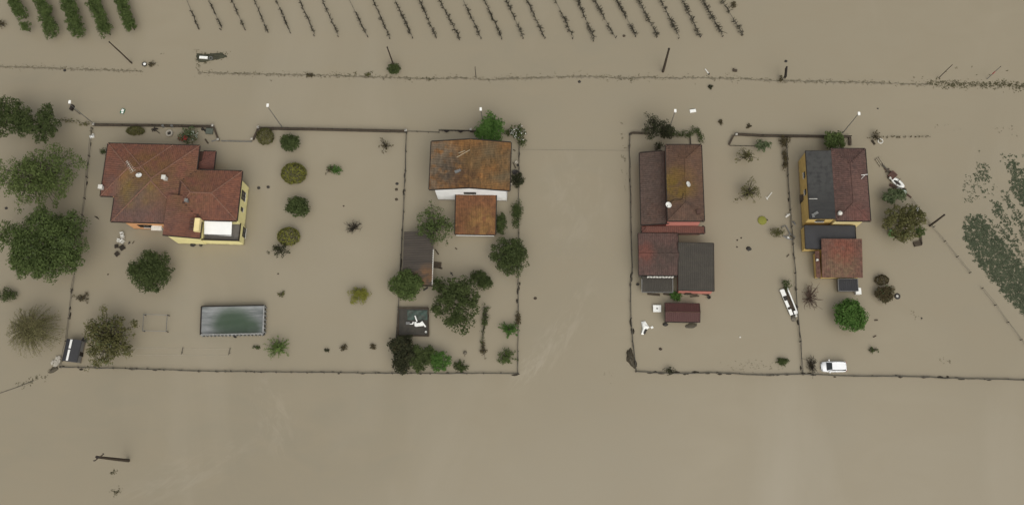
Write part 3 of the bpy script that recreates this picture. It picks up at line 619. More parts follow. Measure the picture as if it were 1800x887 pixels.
def lobed_clumps(c, r, n, cr):
    """crown of several swelling boughs of unlike size, clumps spread over each"""
    R = (r[0] + r[1]) / 2; nl = int(np.clip(6 + R * 1.6, 7, 16)); ph = NR.uniform(0, 6.28); out = []
    for k in range(nl):
        az = ph + k * 2.39996 + NR.normal() * .25; f = [0, .0][0] if k == 0 else (.36 + .42 * (k / nl)) * NR.uniform(.9, 1.1)
        bc = c + np.array([math.cos(az) * r[0] * f, math.sin(az) * r[1] * f, r[2] * NR.uniform(.0, .55) * (1 - .5 * f)]); br = R * NR.uniform(.34, .48)
        for j in range(max(3, int(n / nl))):
            d = NR.normal(size=3); d /= np.linalg.norm(d); d[2] = abs(d[2]) if NR.random() < .8 else d[2]
            out.append((bc + d * br * np.array([1, 1, .8]) * NR.uniform(.45, .95), cr * NR.uniform(.65, 1.25)))
    return out

def foliage(cl, per, l, w, up=.5, zmin=.03):
    C, Nn = [], []
    for p, q in cl:
        n = max(4, int(per * (q ** 2)))
        d = NR.normal(size=(n, 3)); d /= np.linalg.norm(d, axis=1, keepdims=True)
        C.append(p + d * q * NR.uniform(.55, 1.08, (n, 1)) * np.array([1, 1, .8])); Nn.append(d + NR.normal(size=(n, 3)) * .32 + np.array([0, 0, up]))
    C, Nn = np.concatenate(C), np.concatenate(Nn); k = C[:, 2] > zmin
    return leaf_quads(C[k], Nn[k], l, w)

def limb_pts(a, b, sag=.0, n=4, jit=.12):
    a, b = Vector(a), Vector(b); L = (b - a).length
    return [a.lerp(b, i / n) + Vector((rnd.gauss(0, jit), rnd.gauss(0, jit), rnd.gauss(0, jit * .5))) * (L * .15 if 0 < i < n else 0) + Vector((0, 0, sag * math.sin(math.pi * i / n))) for i in range(n + 1)]

def wood_parts(t, base, cl, h, tr, limbs=True, bark=None, below=True):
    m = MB(); zb = -1.6 if below else -.2; fork = Vector((base.x, base.y, max(.3, h * .38)))
    m.tube([(base.x, base.y, zb), (base.x + rnd.gauss(0, .04), base.y + rnd.gauss(0, .04), fork.z * .5), fork], [tr * 1.35, tr, tr * .8], 8)
    tk = m.build('trunk', bark or BARK, t)
    if limbs:
        m = MB()
        for p, q in cl: m.tube(limb_pts(fork, p, .1 * h), [tr * .55, tr * .42, tr * .3, tr * .2, tr * .08], 5, cap=False)
        m.build('limbs', bark or BARK, tk)

def tree(name, label, cat, u, v, rx, ry, h, mt, style='dense', group=None, mt2=None, seed=None, zlow=.15):
    """u, v, rx, ry: crown centre and half widths as photographed; h: crown top above the water"""
    zc = h * .55; s = scale_at(u, v, zc); c0 = P(u, v, zc); rx, ry = rx * s * 1.07, ry * s * 1.07; r = np.array([rx, ry, h * (.5 - zlow * .3)]); c = np.array(c0); R = (rx + ry) / 2
    t = thing(name, label, cat, (c0.x, c0.y, 0), group)
    if style == 'dense':
        n = int(np.clip(34 + R * 22, 30, 190)); cr = max(.26, R * .22 if R < 3 else R * .15); n = int(n * 1.7); cl = clumps(c, r, n, cr * 1.3, .07) if 'round' in label and R < 4.5 else lobed_clumps(c, r, n, cr)
        l = .36 if R > 1.6 else .28; per = 5.2 / (l * l * .5) * .95
        V = foliage(cl, per, l, l * .55); mesh_quads('crown', V, mt, t); wood_parts(t, c0, cl[:: max(1, n // 9)], h, max(.06, R * .05))
    elif style == 'bush':
        n = int(np.clip(10 + R * 16, 12, 60)); cr = max(.22, R * .36); cl = clumps(c, r, n, cr, .16)
        V = foliage(cl, 75, .24, .15); mesh_quads('leaves', V, mt, t); wood_parts(t, c0, cl[:: max(1, n // 6)], h, .05)
    elif style == 'lobed':                                   # few big rounded heads with water showing between
        n = int(np.clip(14 + R * 11, 18, 60)); cr = max(.35, R * .24); cl = clumps(c, r, n, cr, .24)
        V = foliage(cl, 80, .26, .17); mesh_quads('crown', V, mt, t); wood_parts(t, c0, cl, h, max(.06, R * .045))
    elif style == 'loose':                                   # see-through crown
        n = int(np.clip(60 + R * 34, 50, 330)); cr = max(.26, R * .14); cl = clumps(c, r, n, cr, .20)
        V = foliage(cl, 34 if R < 4 else 44, .34, .20); mesh_quads('crown', V, mt, t); wood_parts(t, c0, cl[::3], h, max(.06, R * .04))
    elif style == 'sparse':                                  # bare crooked branches with tufts
        n = int(np.clip(18 + R * 12, 18, 70)); cl = clumps(c, r, n, max(.22, R * .21), .36)
        V = foliage(cl, 60, .25, .15); mesh_quads('leaves', V, mt, t); wood_parts(t, c0, cl, h, max(.10, R * .075), bark=TWIG)
    elif style == 'clipped':
        n = int(R * R * 520); d = NR.normal(size=(n, 3)); d[:, 2] = np.abs(d[:, 2]) * 1.0 - .1; d /= np.linalg.norm(d, axis=1, keepdims=True)
        wob = 1 + .07 * np.sin(d[:, :1] * 9 + 1) * np.sin(d[:, 1:2] * 8) + NR.normal(size=(n, 1)) * .035
        V = leaf_quads(c * np.array([1, 1, 0]) + np.array([0, 0, h * .25]) + d * wob * np.array([rx, ry, h * .75]), d + NR.normal(size=(n, 3)) * .55, .28, .18)
        mesh_quads('crown', V, mt, t); wood_parts(t, c0, [], h, .07, limbs=False)
        if mt2:
            k = NR.random(n // 4) ; d2 = d[: n // 4]; V = leaf_quads(c * np.array([1, 1, 0]) + np.array([0, 0, h * .25]) + d2 * (1.05 + .05 * k[:, None]) * np.array([rx, ry, h * .75]), d2 + NR.normal(size=d2.shape) * .5, .30, .18); tag(mesh_quads('young_shoots', V, mt2, t), kind='stuff')
    elif style == 'radial':                                  # willow-like fountain of thin shoots
        m = MB(); C, Nn = [], []
        for k in range(420):
            az = rnd.uniform(0, 6.283); L = rnd.uniform(.35, 1.04); e = Vector((c0.x + math.cos(az) * rx * L, c0.y + math.sin(az) * ry * L, h * (1.02 - .55 * L) + rnd.gauss(0, .3)))
            b0 = Vector((c0.x + math.cos(az) * .1, c0.y + math.sin(az) * .1, h * .62)); pts = limb_pts(b0, e, h * .22 * L, 5, .10)
            m.tube(pts, [.035, .03, .025, .02, .015, .01], 3, cap=False)
            for p in range(15):
                f = rnd.uniform(.05, 1) * 5; i = min(4, int(f)); q = pts[i].lerp(pts[i + 1], f - i); C.append((q.x + rnd.gauss(0, .13), q.y + rnd.gauss(0, .13), q.z + rnd.gauss(0, .1))); Nn.append((math.cos(az) * .3, math.sin(az) * .3, 1))
        V = leaf_quads(np.array(C), np.array(Nn) + NR.normal(size=(len(C), 3)) * .5, .30, .09); mesh_quads('leaves', V, mt, t)
        wood_parts(t, c0, [], h, .16, limbs=False); m.build('branches', mat('willow_bark', (.085, .072, .035), (.055, .045, .022), 2, .9), t)
    elif style == 'spiky':                                   # upright shoots with narrow leaves
        m = MB(); C, Nn = [], []
        for k in range(int(20 + R * 16)):
            az = rnd.uniform(0, 6.283); L = rnd.uniform(.2, 1.1); e = Vector((c0.x + math.cos(az) * rx * L, c0.y + math.sin(az) * ry * L, h * rnd.uniform(.55, 1.0) * (1.05 - .3 * L))); b0 = Vector((c0.x + math.cos(az) * rx * .1, c0.y + math.sin(az) * ry * .1, -.1))
            pts = limb_pts(b0, e, .15, 3, .1); m.tube(pts, [.03, .025, .02, .01], 3, cap=False)
            for p in range(16):
                f = rnd.uniform(.3, 1) * 3; i = min(2, int(f)); q = pts[i].lerp(pts[i + 1], f - i); C.append((q.x + rnd.gauss(0, .09), q.y + rnd.gauss(0, .09), q.z + rnd.gauss(0, .08))); Nn.append((math.cos(az) * .5, math.sin(az) * .5, 1))
        V = leaf_quads(np.array(C), np.array(Nn) + NR.normal(size=(len(C), 3)) * .4, .28, .12); mesh_quads('leaves', V, mt, t); m.build('stems', TWIG, t)
    elif style == 'bare':                                    # leafless twigs
        m = MB()
        for k in range(int(14 + R * 9)):
            az = rnd.uniform(0, 6.283); L = rnd.uniform(.35, 1.05); e = Vector((c0.x + math.cos(az) * rx * L, c0.y + math.sin(az) * ry * L, h * rnd.uniform(.45, 1.0))); pts = limb_pts((c0.x, c0.y, -.1), e, .1, 4, .22); m.tube(pts, [.075, .065, .05, .04, .025], 4, cap=False)
            for q in range(4):
                i = rnd.randint(1, 3); p = pts[i].lerp(pts[i + 1], rnd.random()); m.tube([p, p + Vector((rnd.gauss(0, .35), rnd.gauss(0, .35), rnd.uniform(0, .3)))], [.035, .02], 3, cap=False)
        m.build('branches', mt, t)
        m = MB(); m.tube([(c0.x, c0.y, -1.2), (c0.x, c0.y, .2)], [.12, .09], 7); m.build('stem', TWIG, t)
        if mt2:
            V = foliage(clumps(c, r, 16, .25, .3), 22, .18, .09); mesh_quads('leaves', V, mt2, t)
    if style in ('dense', 'loose', 'lobed') and mt2 and style != 'clipped':
        V = foliage([(p, q * 1.05) for p, q in cl[::4]], 16, .26, .15, up=.9); mesh_quads('blossom' if mt2 in (L_FLOWER, L_RED) else 'outer_leaves', V, mt2, t)  # outer leaves in a second tone, turned upward
    return t

TR = [
    # north-west corner, west of the villa's fence
    ('evergreen_tree', 'very dark dense evergreen cut by the left picture edge, beside the road', 'tree', 18, 212, 36, 33, 7, L_DARK, 'dense'),
    ('evergreen_tree', 'very dark dense evergreen with blunt crown, next to the hedge at the villa corner', 'tree', 73, 221, 36, 30, 7, L_DARK, 'dense'),
    ('walnut_tree', 'tall loose pale green tree with ragged crown west of the villa', 'tree', 68, 312, 66, 53, 9, L_LIGHT, 'loose'),
    ('leafy_tree', 'largest round dense green tree, left of the fence below the pale ragged tree', 'tree', 82, 430, 70, 63, 9, L_MID, 'dense', None, L_GREY),
    ('small_bush', 'dark flat bush at the left picture edge below the largest round tree', 'bush', 12, 518, 19, 11, 1.6, L_DARK, 'bush'),
    ('willow_tree', 'brownish olive fountain shaped willow near the black roofed garden shed', 'tree', 60, 580, 49, 45, 5, L_WILLOW, 'radial'),
    ('fruit_tree', 'loose olive brown see-through tree beside the black roofed garden shed', 'tree', 193, 592, 46, 49, 6, L_OLIVE, 'loose', None, L_GREY),
    ('fern_like_shrub', 'thin half drowned shrub with drooping stems by the west garden fence', 'shrub', 147, 523, 14, 10, .6, L_BROWN, 'sparse'),
    ('leafy_tree', 'dark glossy round tree south west of the villa with one separate small lobe', 'tree', 266, 478, 38, 33, 5.5, L_DARK, 'dense', None, L_MID),
    # villa garden
    ('clipped_shrub', 'low dark olive trimmed shrub along the villa front wall', 'shrub', 237, 229, 14, 7, 1.2, L_OLIVE, 'clipped'),
    ('small_bush', 'small dark bush touching the west eave of the villa', 'bush', 181, 266, 8, 6, 1.4, L_DARK, 'bush'),
    ('rose_bush', 'grey green rambling bush with a red flowering patch behind the villa', 'bush', 331, 238, 18, 14, 2.2, L_GREY, 'loose', None, L_BROWN),
    ('clipped_shrub', 'round dull brown olive trimmed shrub in the corner beside the gate', 'shrub', 465, 238, 13, 13, 2.2, L_OLIVE, 'clipped'),
    ('round_tree', 'dark blue green round tree nearest the front wall, in the row east of the villa', 'tree', 510, 251, 16, 15, 3.0, L_DARK, 'dense'),
    ('clipped_shrub', 'olive ball shrub with yellow speckled leaves, second in the row east of villa', 'shrub', 515, 303, 19, 16, 2.8, L_OLIVE, 'clipped', None, L_YEL),
    ('round_tree', 'dark green lobed round tree between two olive ball shrubs east of villa', 'tree', 523, 363, 20, 18, 3.2, L_DARK, 'dense'),
    ('clipped_shrub', 'olive yellow ball shrub joined to a dark ragged tree, last in its row', 'shrub', 506, 414, 17, 14, 2.6, L_OLIVE, 'clipped', None, L_YEL),
    ('small_tree', 'small dark ragged tree touching the last olive ball shrub of the row', 'tree', 491, 438, 17, 15, 2.4, L_BLACK, 'lobed'),
    ('small_bush', 'bright green low bush alone in the middle of the villa lawn', 'bush', 593, 298, 12, 9, 1.2, L_FRESH, 'bush'),
    ('small_bush', 'greyish brown wilted bush leaning on the bright green lawn bush', 'bush', 580, 298, 8, 7, .7, L_BROWN, 'sparse'),
    ('small_tree', 'sparse dark brown small tree in the north east of the villa lawn', 'tree', 677, 256, 13, 12, 2.4, L_BROWN, 'sparse'),
    ('bare_shrub', 'leafless twiggy shrub standing alone in the middle of the lawn', 'shrub', 621, 399, 16, 12, 1.5, TWIG, 'bare'),
    ('yellow_bush', 'soft yellow green bush alone on the east of the villa lawn', 'bush', 631, 516, 20, 16, 1.6, L_YEL, 'bush'),
    ('young_tree', 'light green spiky young tree beside the above ground pool', 'tree', 487, 610, 22, 21, 2.2, L_LIME, 'spiky'),
    ('plant_clump', 'tiny olive plant clump north east of the above ground pool', 'plant', 495, 516, 6, 6, .5, L_OLIVE, 'bush'),
    ('plant_clump', 'tiny dark clump, westernmost of three near the south wall', 'plant', 575, 615, 5, 4, .4, L_BLACK, 'bush'),
    ('plant_clump', 'tiny brown twiggy clump between two others near the south wall', 'plant', 604, 611, 7, 7, .6, L_BROWN, 'sparse'),
    ('plant_clump', 'tiny faint brown clump nearest the hedge by the south wall', 'plant', 656, 609, 5, 7, .5, L_BROWN, 'sparse'),
    ('plant_clump', 'tiny dark drooping plant just left of the light green spiky tree', 'plant', 451, 610, 6, 4, .5, L_DARK, 'sparse'),
    # white house
    ('leafy_tree', 'fresh bright green tree at the north east corner of the rusty roof', 'tree', 863, 228, 27, 22, 4.5, L_FRESH, 'dense'),
    ('flowering_bush', 'bush covered in white blossom beside the bright green roadside tree', 'bush', 911, 234, 14, 15, 2.6, L_DARK, 'loose', None, L_FLOWER),
    ('small_bush', 'small dark bush under the white blossom bush', 'bush', 917, 251, 9, 8, 1.4, L_DARK, 'bush'),
    ('small_bush', 'dark low bush squeezed between the bright green tree and white blossom', 'bush', 893, 234, 9, 7, 1.4, L_DARK, 'bush'),
    ('small_bush', 'dark ragged bush on the fence beside the rusty roof edge', 'bush', 909, 317, 13, 11, 1.6, L_BLACK, 'dense'),
    ('tall_shrub', 'narrow dark shrub standing on the east fence beside the rusty annex', 'shrub', 908, 372, 10, 27, 2.4, L_DARK, 'bush'),
    ('round_shrub', 'dark rounded shrub pressed against the east side of the rusty annex', 'shrub', 880, 393, 10, 17, 2.4, L_DARK, 'dense'),
    ('leafy_tree', 'loose mid green tree hanging over the ribbed shed and rusty annex', 'tree', 764, 398, 35, 34, 5, L_MID, 'loose', None, L_GREY),
    ('leafy_tree', 'dusty dark green round tree on the east fence below the rusty annex', 'tree', 895, 451, 31, 33, 5, L_DARK, 'dense', None, L_GREY),
    ('small_tree', 'small dark two lobed tree at the north east of the biggest yard tree', 'tree', 842, 485, 13, 12, 2.4, L_DARK, 'dense'),
    ('small_tree', 'small dark round tree between the two lobed tree and biggest yard tree', 'tree', 852, 497, 14, 12, 2.4, L_DARK, 'dense'),
    ('leafy_tree', 'big dense dark green tree in the middle of the white house yard', 'tree', 805, 536, 41, 47, 6, L_DARK, 'dense', None, L_MID),
    ('small_tree', 'dark bushy tree attached to the north west of the biggest yard tree', 'tree', 772, 502, 12, 13, 3, L_DARK, 'dense'),
    ('leafy_tree', 'mid green round tree covering the lower corner of the ribbed shed', 'tree', 713, 502, 27, 26, 4.2, L_MID, 'dense', None, L_LIME),
    ('garden_strip', 'narrow strip of green brown plants running south beside the biggest yard tree', 'plants', 852, 562, 7, 32, .8, L_DARK, 'sparse'),
    ('wilted_plant', 'brown wilted plant clump at the end of the narrow plant strip', 'plant', 850, 613, 8, 16, .6, L_BROWN, 'sparse'),
    ('young_shrub', 'fresh green spreading shrub inside the east fence, upper of a pair', 'shrub', 895, 579, 18, 14, 1.8, L_FRESH, 'spiky'),
    ('young_shrub', 'fresh green spreading shrub inside the east fence, lower of a pair', 'shrub', 891, 626, 17, 14, 1.8, L_MID, 'spiky'),
    ('fence_creeper', 'brownish creeper clinging to the east fence by the upper spreading shrub', 'plant', 911, 562, 5, 15, 1.0, L_BROWN, 'bush'),
    ('hedge_tree', 'dark brown green shaggy tree in the corner of the south wall', 'tree', 706, 622, 20, 36, 3.6, L_BLACK, 'dense', None, L_BROWN),
    ('hedge_tree', 'dark green tree between the shaggy corner tree and the bright bush', 'tree', 737, 627, 20, 26, 3.0, L_DARK, 'dense', None, L_MID),
    ('garden_bush', 'bright green bush on the south wall right of the dark trees', 'bush', 774, 634, 19, 18, 2.4, L_FRESH, 'dense'),
    ('garden_bush', 'mid green bush filling the gap behind the bright south wall bush', 'bush', 757, 627, 13, 16, 2.2, L_MID, 'dense'),
    ('garden_bush', 'dark brown bush at the north edge of the shaggy corner tree', 'bush', 712, 599, 15, 10, 2.0, L_BLACK, 'dense', None, L_BROWN),
    ('garden_bush', 'dark spiky low bush on the south wall, last of the clump', 'bush', 810, 643, 14, 11, 1.2, L_DARK, 'spiky'),
    # brown house
    ('pine_tree', 'blackish irregular pine with gaps in its crown by the brown house front', 'tree', 1152, 222, 21, 29, 6.5, L_BLACK, 'lobed'),
    ('pine_tree', 'low blackish rounded evergreen pressed against the right of the irregular pine', 'tree', 1171, 232, 13, 13, 4, L_BLACK, 'dense'),
    ('small_bush', 'dark bush under the irregular pine at the brown roof corner', 'bush', 1158, 257, 9, 9, 1.5, L_BLACK, 'bush'),
    ('small_bush', 'bright green small bush between the outbuilding lean-to and brown metal shed', 'bush', 1188, 519, 11, 9, 1.4, L_FRESH, 'spiky'),
    ('dark_plant', 'dark tangled plant growing over the south fence of the brown house yard', 'plant', 1179, 651, 11, 8, 1.0, L_BLACK, 'sparse'),
    # orchard garden between the right houses
    ('fruit_tree', 'crooked sparse fruit tree nearest the submerged front gate', 'tree', 1313, 273, 17, 17, 3.0, L_OLIVE, 'sparse'),
    ('fruit_tree', 'small grey green fruit tree just inside the front wall', 'tree', 1341, 257, 14, 11, 2.4, L_GREY, 'loose'),
    ('fruit_tree', 'crooked sparse fruit tree standing alone in the middle of the orchard garden', 'tree', 1315, 338, 20, 20, 3.0, L_OLIVE, 'sparse'),
    ('fence_creeper', 'dark creeper hanging over the corner where garden fence meets front wall', 'plant', 1380, 249, 9, 14, 1.4, L_BROWN, 'bush'),
    ('fence_creeper', 'thin dark creeper trailing along the garden fence below the wall corner', 'plant', 1380, 278, 4, 18, 1.0, L_BROWN, 'bush'),
    ('small_bush', 'dark olive bush beside floating garden furniture on the garden fence', 'bush', 1368, 407, 12, 10, 1.4, L_OLIVE, 'bush'),
    ('small_bush', 'dark green lobed bush at the head of the long white rimmed boat', 'bush', 1382, 499, 9, 10, 1.4, L_DARK, 'bush'),
    ('small_bush', 'dark green spiky low bush near the south fence left of the car', 'bush', 1376, 635, 12, 7, .9, L_DARK, 'spiky'),
    ('bare_shrub', 'sparse brown branches leaning out of the water beside the white car', 'shrub', 1426, 641, 11, 17, 1.0, TWIG, 'bare', None, L_BROWN),
    # yellow house
    ('leafy_tree', 'dense dark green bush tree at the front wall behind the yellow house', 'tree', 1466, 248, 20, 15, 3.2, L_MID, 'dense'),
    ('leafy_tree', 'round dense green tree standing alone south of the small flat roofed store', 'tree', 1495, 555, 28, 27, 4, L_FRESH, 'dense', None, L_MID),
    ('bare_shrub', 'wide reddish brown leafless bush right of the long white rimmed boat', 'shrub', 1425, 521, 18, 27, 2.0, mat('reddish_twigs', (.110, .072, .052), (.066, .044, .032), 3, .9), 'bare', None, leafmat('reddish_leaves', (.060, .040, .028), (.120, .080, .058))),
    ('round_shrub', 'small brown round shrub, upper of two east of the tiled annex', 'shrub', 1551, 491, 11, 8, 1.4, L_BROWN, 'clipped'),
    ('round_shrub', 'brown green round shrub beside the floating tyre east of the annex', 'shrub', 1557, 516, 15, 15, 2.0, L_BROWN, 'dense', None, L_GREY),
    ('fruit_tree', 'largest loose dark brown green tree east of the yellow house', 'tree', 1591, 393, 32, 36, 4.5, L_OLIVE, 'dense', None, L_GREY),
    ('fruit_tree', 'spreading dark grey green tree above the pale green tub', 'tree', 1571, 347, 21, 13, 3, L_GREY, 'dense'),
    ('small_bush', 'green spiky bush on the right edge of the largest loose dark tree', 'bush', 1619, 407, 9, 11, 2, L_MID, 'spiky'),
    ('plant_clump', 'small dark sprig sticking up alone above the white car fence', 'plant', 1535, 614, 8, 7, .6, L_DARK, 'sparse'),
    ('dark_plant', 'dark tangled bush at the west end of the broken hedge', 'bush', 1539, 240, 10, 10, 1.6, L_BROWN, 'sparse'),
    # roadside
    ('small_bush', 'round dark green bush at the foot of the pole on the verge', 'bush', 692, 121, 11, 10, 1.8, L_DARK, 'dense'),
    ('plant_clump', 'floating dark weed clump in the road north of the brown house', 'plant', 1249, 152, 5, 4, .4, L_BLACK, 'bush'),
    ('plant_clump', 'floating weed clump on the road above the white floating panel', 'plant', 1267, 214, 5, 5, .4, L_BROWN, 'sparse'),
    ('plant_clump', 'faint brown weed tuft in the road above the submerged front gate', 'plant', 1317, 222, 5, 4, .3, L_BROWN, 'sparse'),
    ('plant_clump', 'dark olive weed clump on the verge left of the roadside bush', 'plant', 647, 131, 5, 4, .4, L_OLIVE, 'bush'),
    ('plant_clump', 'dark weed clump on the verge under the sixth vine row', 'plant', 545, 132, 8, 4, .4, L_BROWN, 'sparse'),
    ('plant_clump', 'dark weed tuft in the field right of the last vine row', 'plant', 1289, 8, 6, 6, .5, L_BROWN, 'sparse'),
    ('plant_clump', 'small twisted weed beside the black and white float on the verge', 'plant', 266, 113, 5, 6, .5, L_BROWN, 'sparse'),
]
for a in TR: tree(*a)
# one patch of red roses within the bush behind the villa
rb = [o for o in bpy.data.objects if o.name.startswith('rose_bush')][0]
p = P(323, 243, 2.0); V = foliage([(np.array((p.x + rnd.gauss(0, .45), p.y + rnd.gauss(0, .35), 1.9)), .35) for _ in range(8)], 60, .22, .16, .9); mesh_quads('red_flowers', V, L_RED, rb)
p = P(340, 238, 2.0); V = foliage([(np.array((p.x + rnd.gauss(0, .5), p.y + rnd.gauss(0, .6), 1.9)), .2) for _ in range(10)], 40, .2, .12, .9); mesh_quads('pale_leaves', V, mat('pale_leaf', (.22, .25, .20), (.34, .36, .32), 2, .7, island=.5), rb)

def hedge(name, label, pts, wpx, h, mt, cat='hedge'):
    t = thing(name, label, cat, P(*pts[0])); cl = []
    for i in range(len(pts) - 1):
        a, b = P(*pts[i]), P(*pts[i + 1]); n = max(2, int((b - a).length / .45))
        for k in range(n):
            q = a.lerp(b, (k + rnd.random()) / n); w = wpx * .1 * rnd.uniform(.35, .6); cl.append((np.array((q.x + rnd.gauss(0, w * .3), q.y + rnd.gauss(0, w * .3), h * rnd.uniform(.4, .8))), max(.2, w)))
    mesh_quads('leaves', foliage(cl, 80, .25, .16), mt, t); m = MB()
    for i in range(len(pts) - 1):
        a, b = P(*pts[i]), P(*pts[i + 1]); n = max(2, int((b - a).length / 1.2))
        for k in range(n + 1): q = a.lerp(b, k / n); m.tube([(q.x, q.y, -.8), (q.x + rnd.gauss(0, .1), q.y, h * .6)], [.06, .03], 5)
    tag(m.build('stems', TWIG, t), kind='stuff')
    return t
hedge('hedge', 'dark low hedge along the front of the brown house', [(1176, 236), (1205, 236), (1224, 233)], 15, 1.0, L_DARK)
hedge('hedge', 'dark green curved hedge end at the corner post beside brown house', [(1219, 231), (1228, 230), (1231, 238), (1233, 251)], 12, 1.0, L_DARK)
hedge('hedge', 'ragged hedge between the dark evergreen and the villa corner post', [(112, 212), (130, 214), (150, 219), (164, 221)], 9, .9, L_OLIVE)
hedge('hedge', 'broken line of half drowned hedge running east behind the yellow house', [(1545, 241), (1575, 242), (1578, 242), (1600, 241), (1634, 241)], 4, .5, L_BROWN)
hedge('hedge', 'small dark hedge tuft just west of the villa fence top', [(163, 226), (161, 240)], 5, .6, L_BROWN)

# ---- leafy orchard rows in the north-west: single trees standing close together
orow = [('first', [(72, -12), (93, 14)], .9), ('second', [(122, -22), (139, 53)], 1), ('third', [(168, -22), (188, 56)], 1), ('fourth', [(214, -22), (235, 47)], .85), ('zero', [(-8, -8), (0, 46)], .5)]
names = {'first': 'leftmost full', 'second': 'second', 'third': 'third', 'fourth': 'rightmost', 'zero': ''}
def orchard_tree(u, v, r, label, group):
    h = 3.2; s = scale_at(u, v, 1.9); c0 = P(u, v, 1.9); c = np.array(c0); R = np.array([r * s, r * s * 1.1, 1.5])
    t = thing('orchard_tree', label, 'tree', (c0.x, c0.y, 0), group); cl = clumps(c, R, 34, .45, .10)
    mesh_quads('crown', foliage(cl, 95, .30, .19), L_MID, t); wood_parts(t, c0, cl[::6], h, .08)
rows = [('leftmost leafy orchard row', [(66, -14), (93, 22)], 12), ('second leafy orchard row from left', [(70, -14), (93, 56)], 0),]
def orow_(label, a, b, r, n):
    for k in range(n):
        f = (k + .5) / n
        orchard_tree(a[0] + (b[0] - a[0]) * f + rnd.gauss(0, .8), a[1] + (b[1] - a[1]) * f, r * rnd.uniform(.95, 1.1), ('dense green tree at the near end of the %s' if k == n - 1 else 'dense green tree in the %s, behind its end tree') % label, 'trees of the ' + label)
orow_('short leafy orchard row at far left', (18, -16), (36, 28), 11, 5)
orow_('second leafy orchard row', (66, -16), (90, 58), 13, 8)
orow_('third leafy orchard row', (113, -16), (138, 58), 14, 8)
orow_('fourth leafy orchard row', (159, -16), (186, 58), 13, 8)
orow_('rightmost leafy orchard row', (205, -16), (231, 48), 11, 8)
orchard_tree(44, 47, 9, 'small lone lighter orchard tree below the shortest leafy row', None)
tree('small_bush', 'broken brown green bush cut by the left edge beside orchard rows', 'bush', 2, 42, 7, 10, 1.2, L_BROWN, 'sparse')

# ---- bare vine rows on wires
VR = [((349, 50), (328, 0)), ((390, 50), (368, 2)), ((430, 51), (407, 0)), ((470, 55), (447, 0)), ((509, 55), (485, 0)), ((553, 60), (526, 0)), ((594, 61), (566, 0)), ((645, 62.5), (614, 0)), ((685, 65), (655, 0)), ((725, 65), (694, 0)), ((766.5, 65.5), (737, 0)), ((808, 67.5), (773, 0)), ((845, 66), (814, 0)), ((882, 66), (851.6, 0)), ((919, 65), (890, 0)), ((957, 65), (926, 0)), ((1008, 65.5), (976, 0)), ((1045, 68.7), (1015, 0)), ((1081, 65), (1045, 0)), ((1118, 62.5), (1084, 0)), ((1155, 62.5), (1123, 0)), ((1194, 64), (1161, 0)), ((1231, 64), (1200, 0)), ((1270, 60), (1235, 0)), ((1306, 61), (1269, 0))]
ORD = 'first second third fourth fifth sixth seventh eighth ninth tenth eleventh twelfth thirteenth fourteenth fifteenth sixteenth seventeenth eighteenth nineteenth twentieth twenty-first twenty-second twenty-third twenty-fourth twenty-fifth'.split()
VINE = mat('vine_wood', (.040, .034, .022), (.020, .018, .012), 3, .9)
VINEL = leafmat('vine_leaves', (.035, .036, .018), (.070, .068, .032))
for i, (e, s_) in enumerate(VR):
    k = i / 24.0; e_ = (s_[0] + (s_[0] - e[0]) * .5, s_[1] + (s_[1] - e[1]) * .5)
    a, b = P(*e, .55), P(*e_, .55)
    t = thing('vine_row', '%s bare vine row from the left in the vineyard, with %s' % (ORD[i], 'few shoots' if i < 10 else 'ragged side shoots'), 'vine row', (a.x, a.y, 0), 'bare vine rows in the flooded vineyard')
    m = MB(); m.tube([a, a.lerp(b, .5), b], .04, 5); m.build('wire', WIRE, t)
    m = MB(); m.tube([(a.x - .1, a.y + .1, -1.5), (a.x + rnd.gauss(0, .15), a.y + rnd.gauss(-.1, .15), .8)], [.09, .08], 6); m.build('post', POSTM, t)
    m = MB(); m.tube([(b.x, b.y, -1.5), (b.x, b.y, .8)], [.09, .08], 6); m.build('post', POSTM, t)
    d = (b - a); n = 7; side = Vector((-d.y, d.x, 0)).normalized()
    for q in range(n):
        if q and rnd.random() < .08: continue
        p = a + d * ((q + rnd.uniform(.0, .5)) / n); m = MB(); L = d.length / n * rnd.uniform(.8, 1.25); u_ = d.normalized()
        thick = rnd.uniform(.06, .15); pts = [p + u_ * (L * j / 6) + side * rnd.gauss(0, .07) + Vector((0, 0, rnd.gauss(0, .05))) for j in range(7)]
        m.tube(pts, [thick * rnd.uniform(.45, 1.15) for _ in pts], 5); m.tube([(p.x, p.y, -1.2), p], [.06, .05], 5)
        ns = int(3 + 10 * min(1, max(.1, k * 1.2)) * rnd.uniform(.5, 1.2)) + (5 if q == 0 else 0)
        for j in range(ns):
            c = pts[rnd.randint(0, 6)]; sd_ = rnd.choice((-1, 1)); ln = rnd.uniform(.2, .55) * (.6 + .7 * k); e1 = c + side * sd_ * ln + u_ * rnd.gauss(0, .25) + Vector((0, 0, rnd.uniform(-.1, .3)))
            m.tube([c, c.lerp(e1, .5) + Vector((0, 0, .08)), e1], [.055, .05, .035], 4)
        vn = m.build('vine', VINE, t)
        if k > .35 or q == 0:
            V = foliage([(np.array(c_) + NR.normal(size=3) * np.array([.12, .12, .1]), .18) for c_ in pts[::2]], 55 if q == 0 else 26, .18, .10); mesh_quads('leaves', V, VINEL, vn)

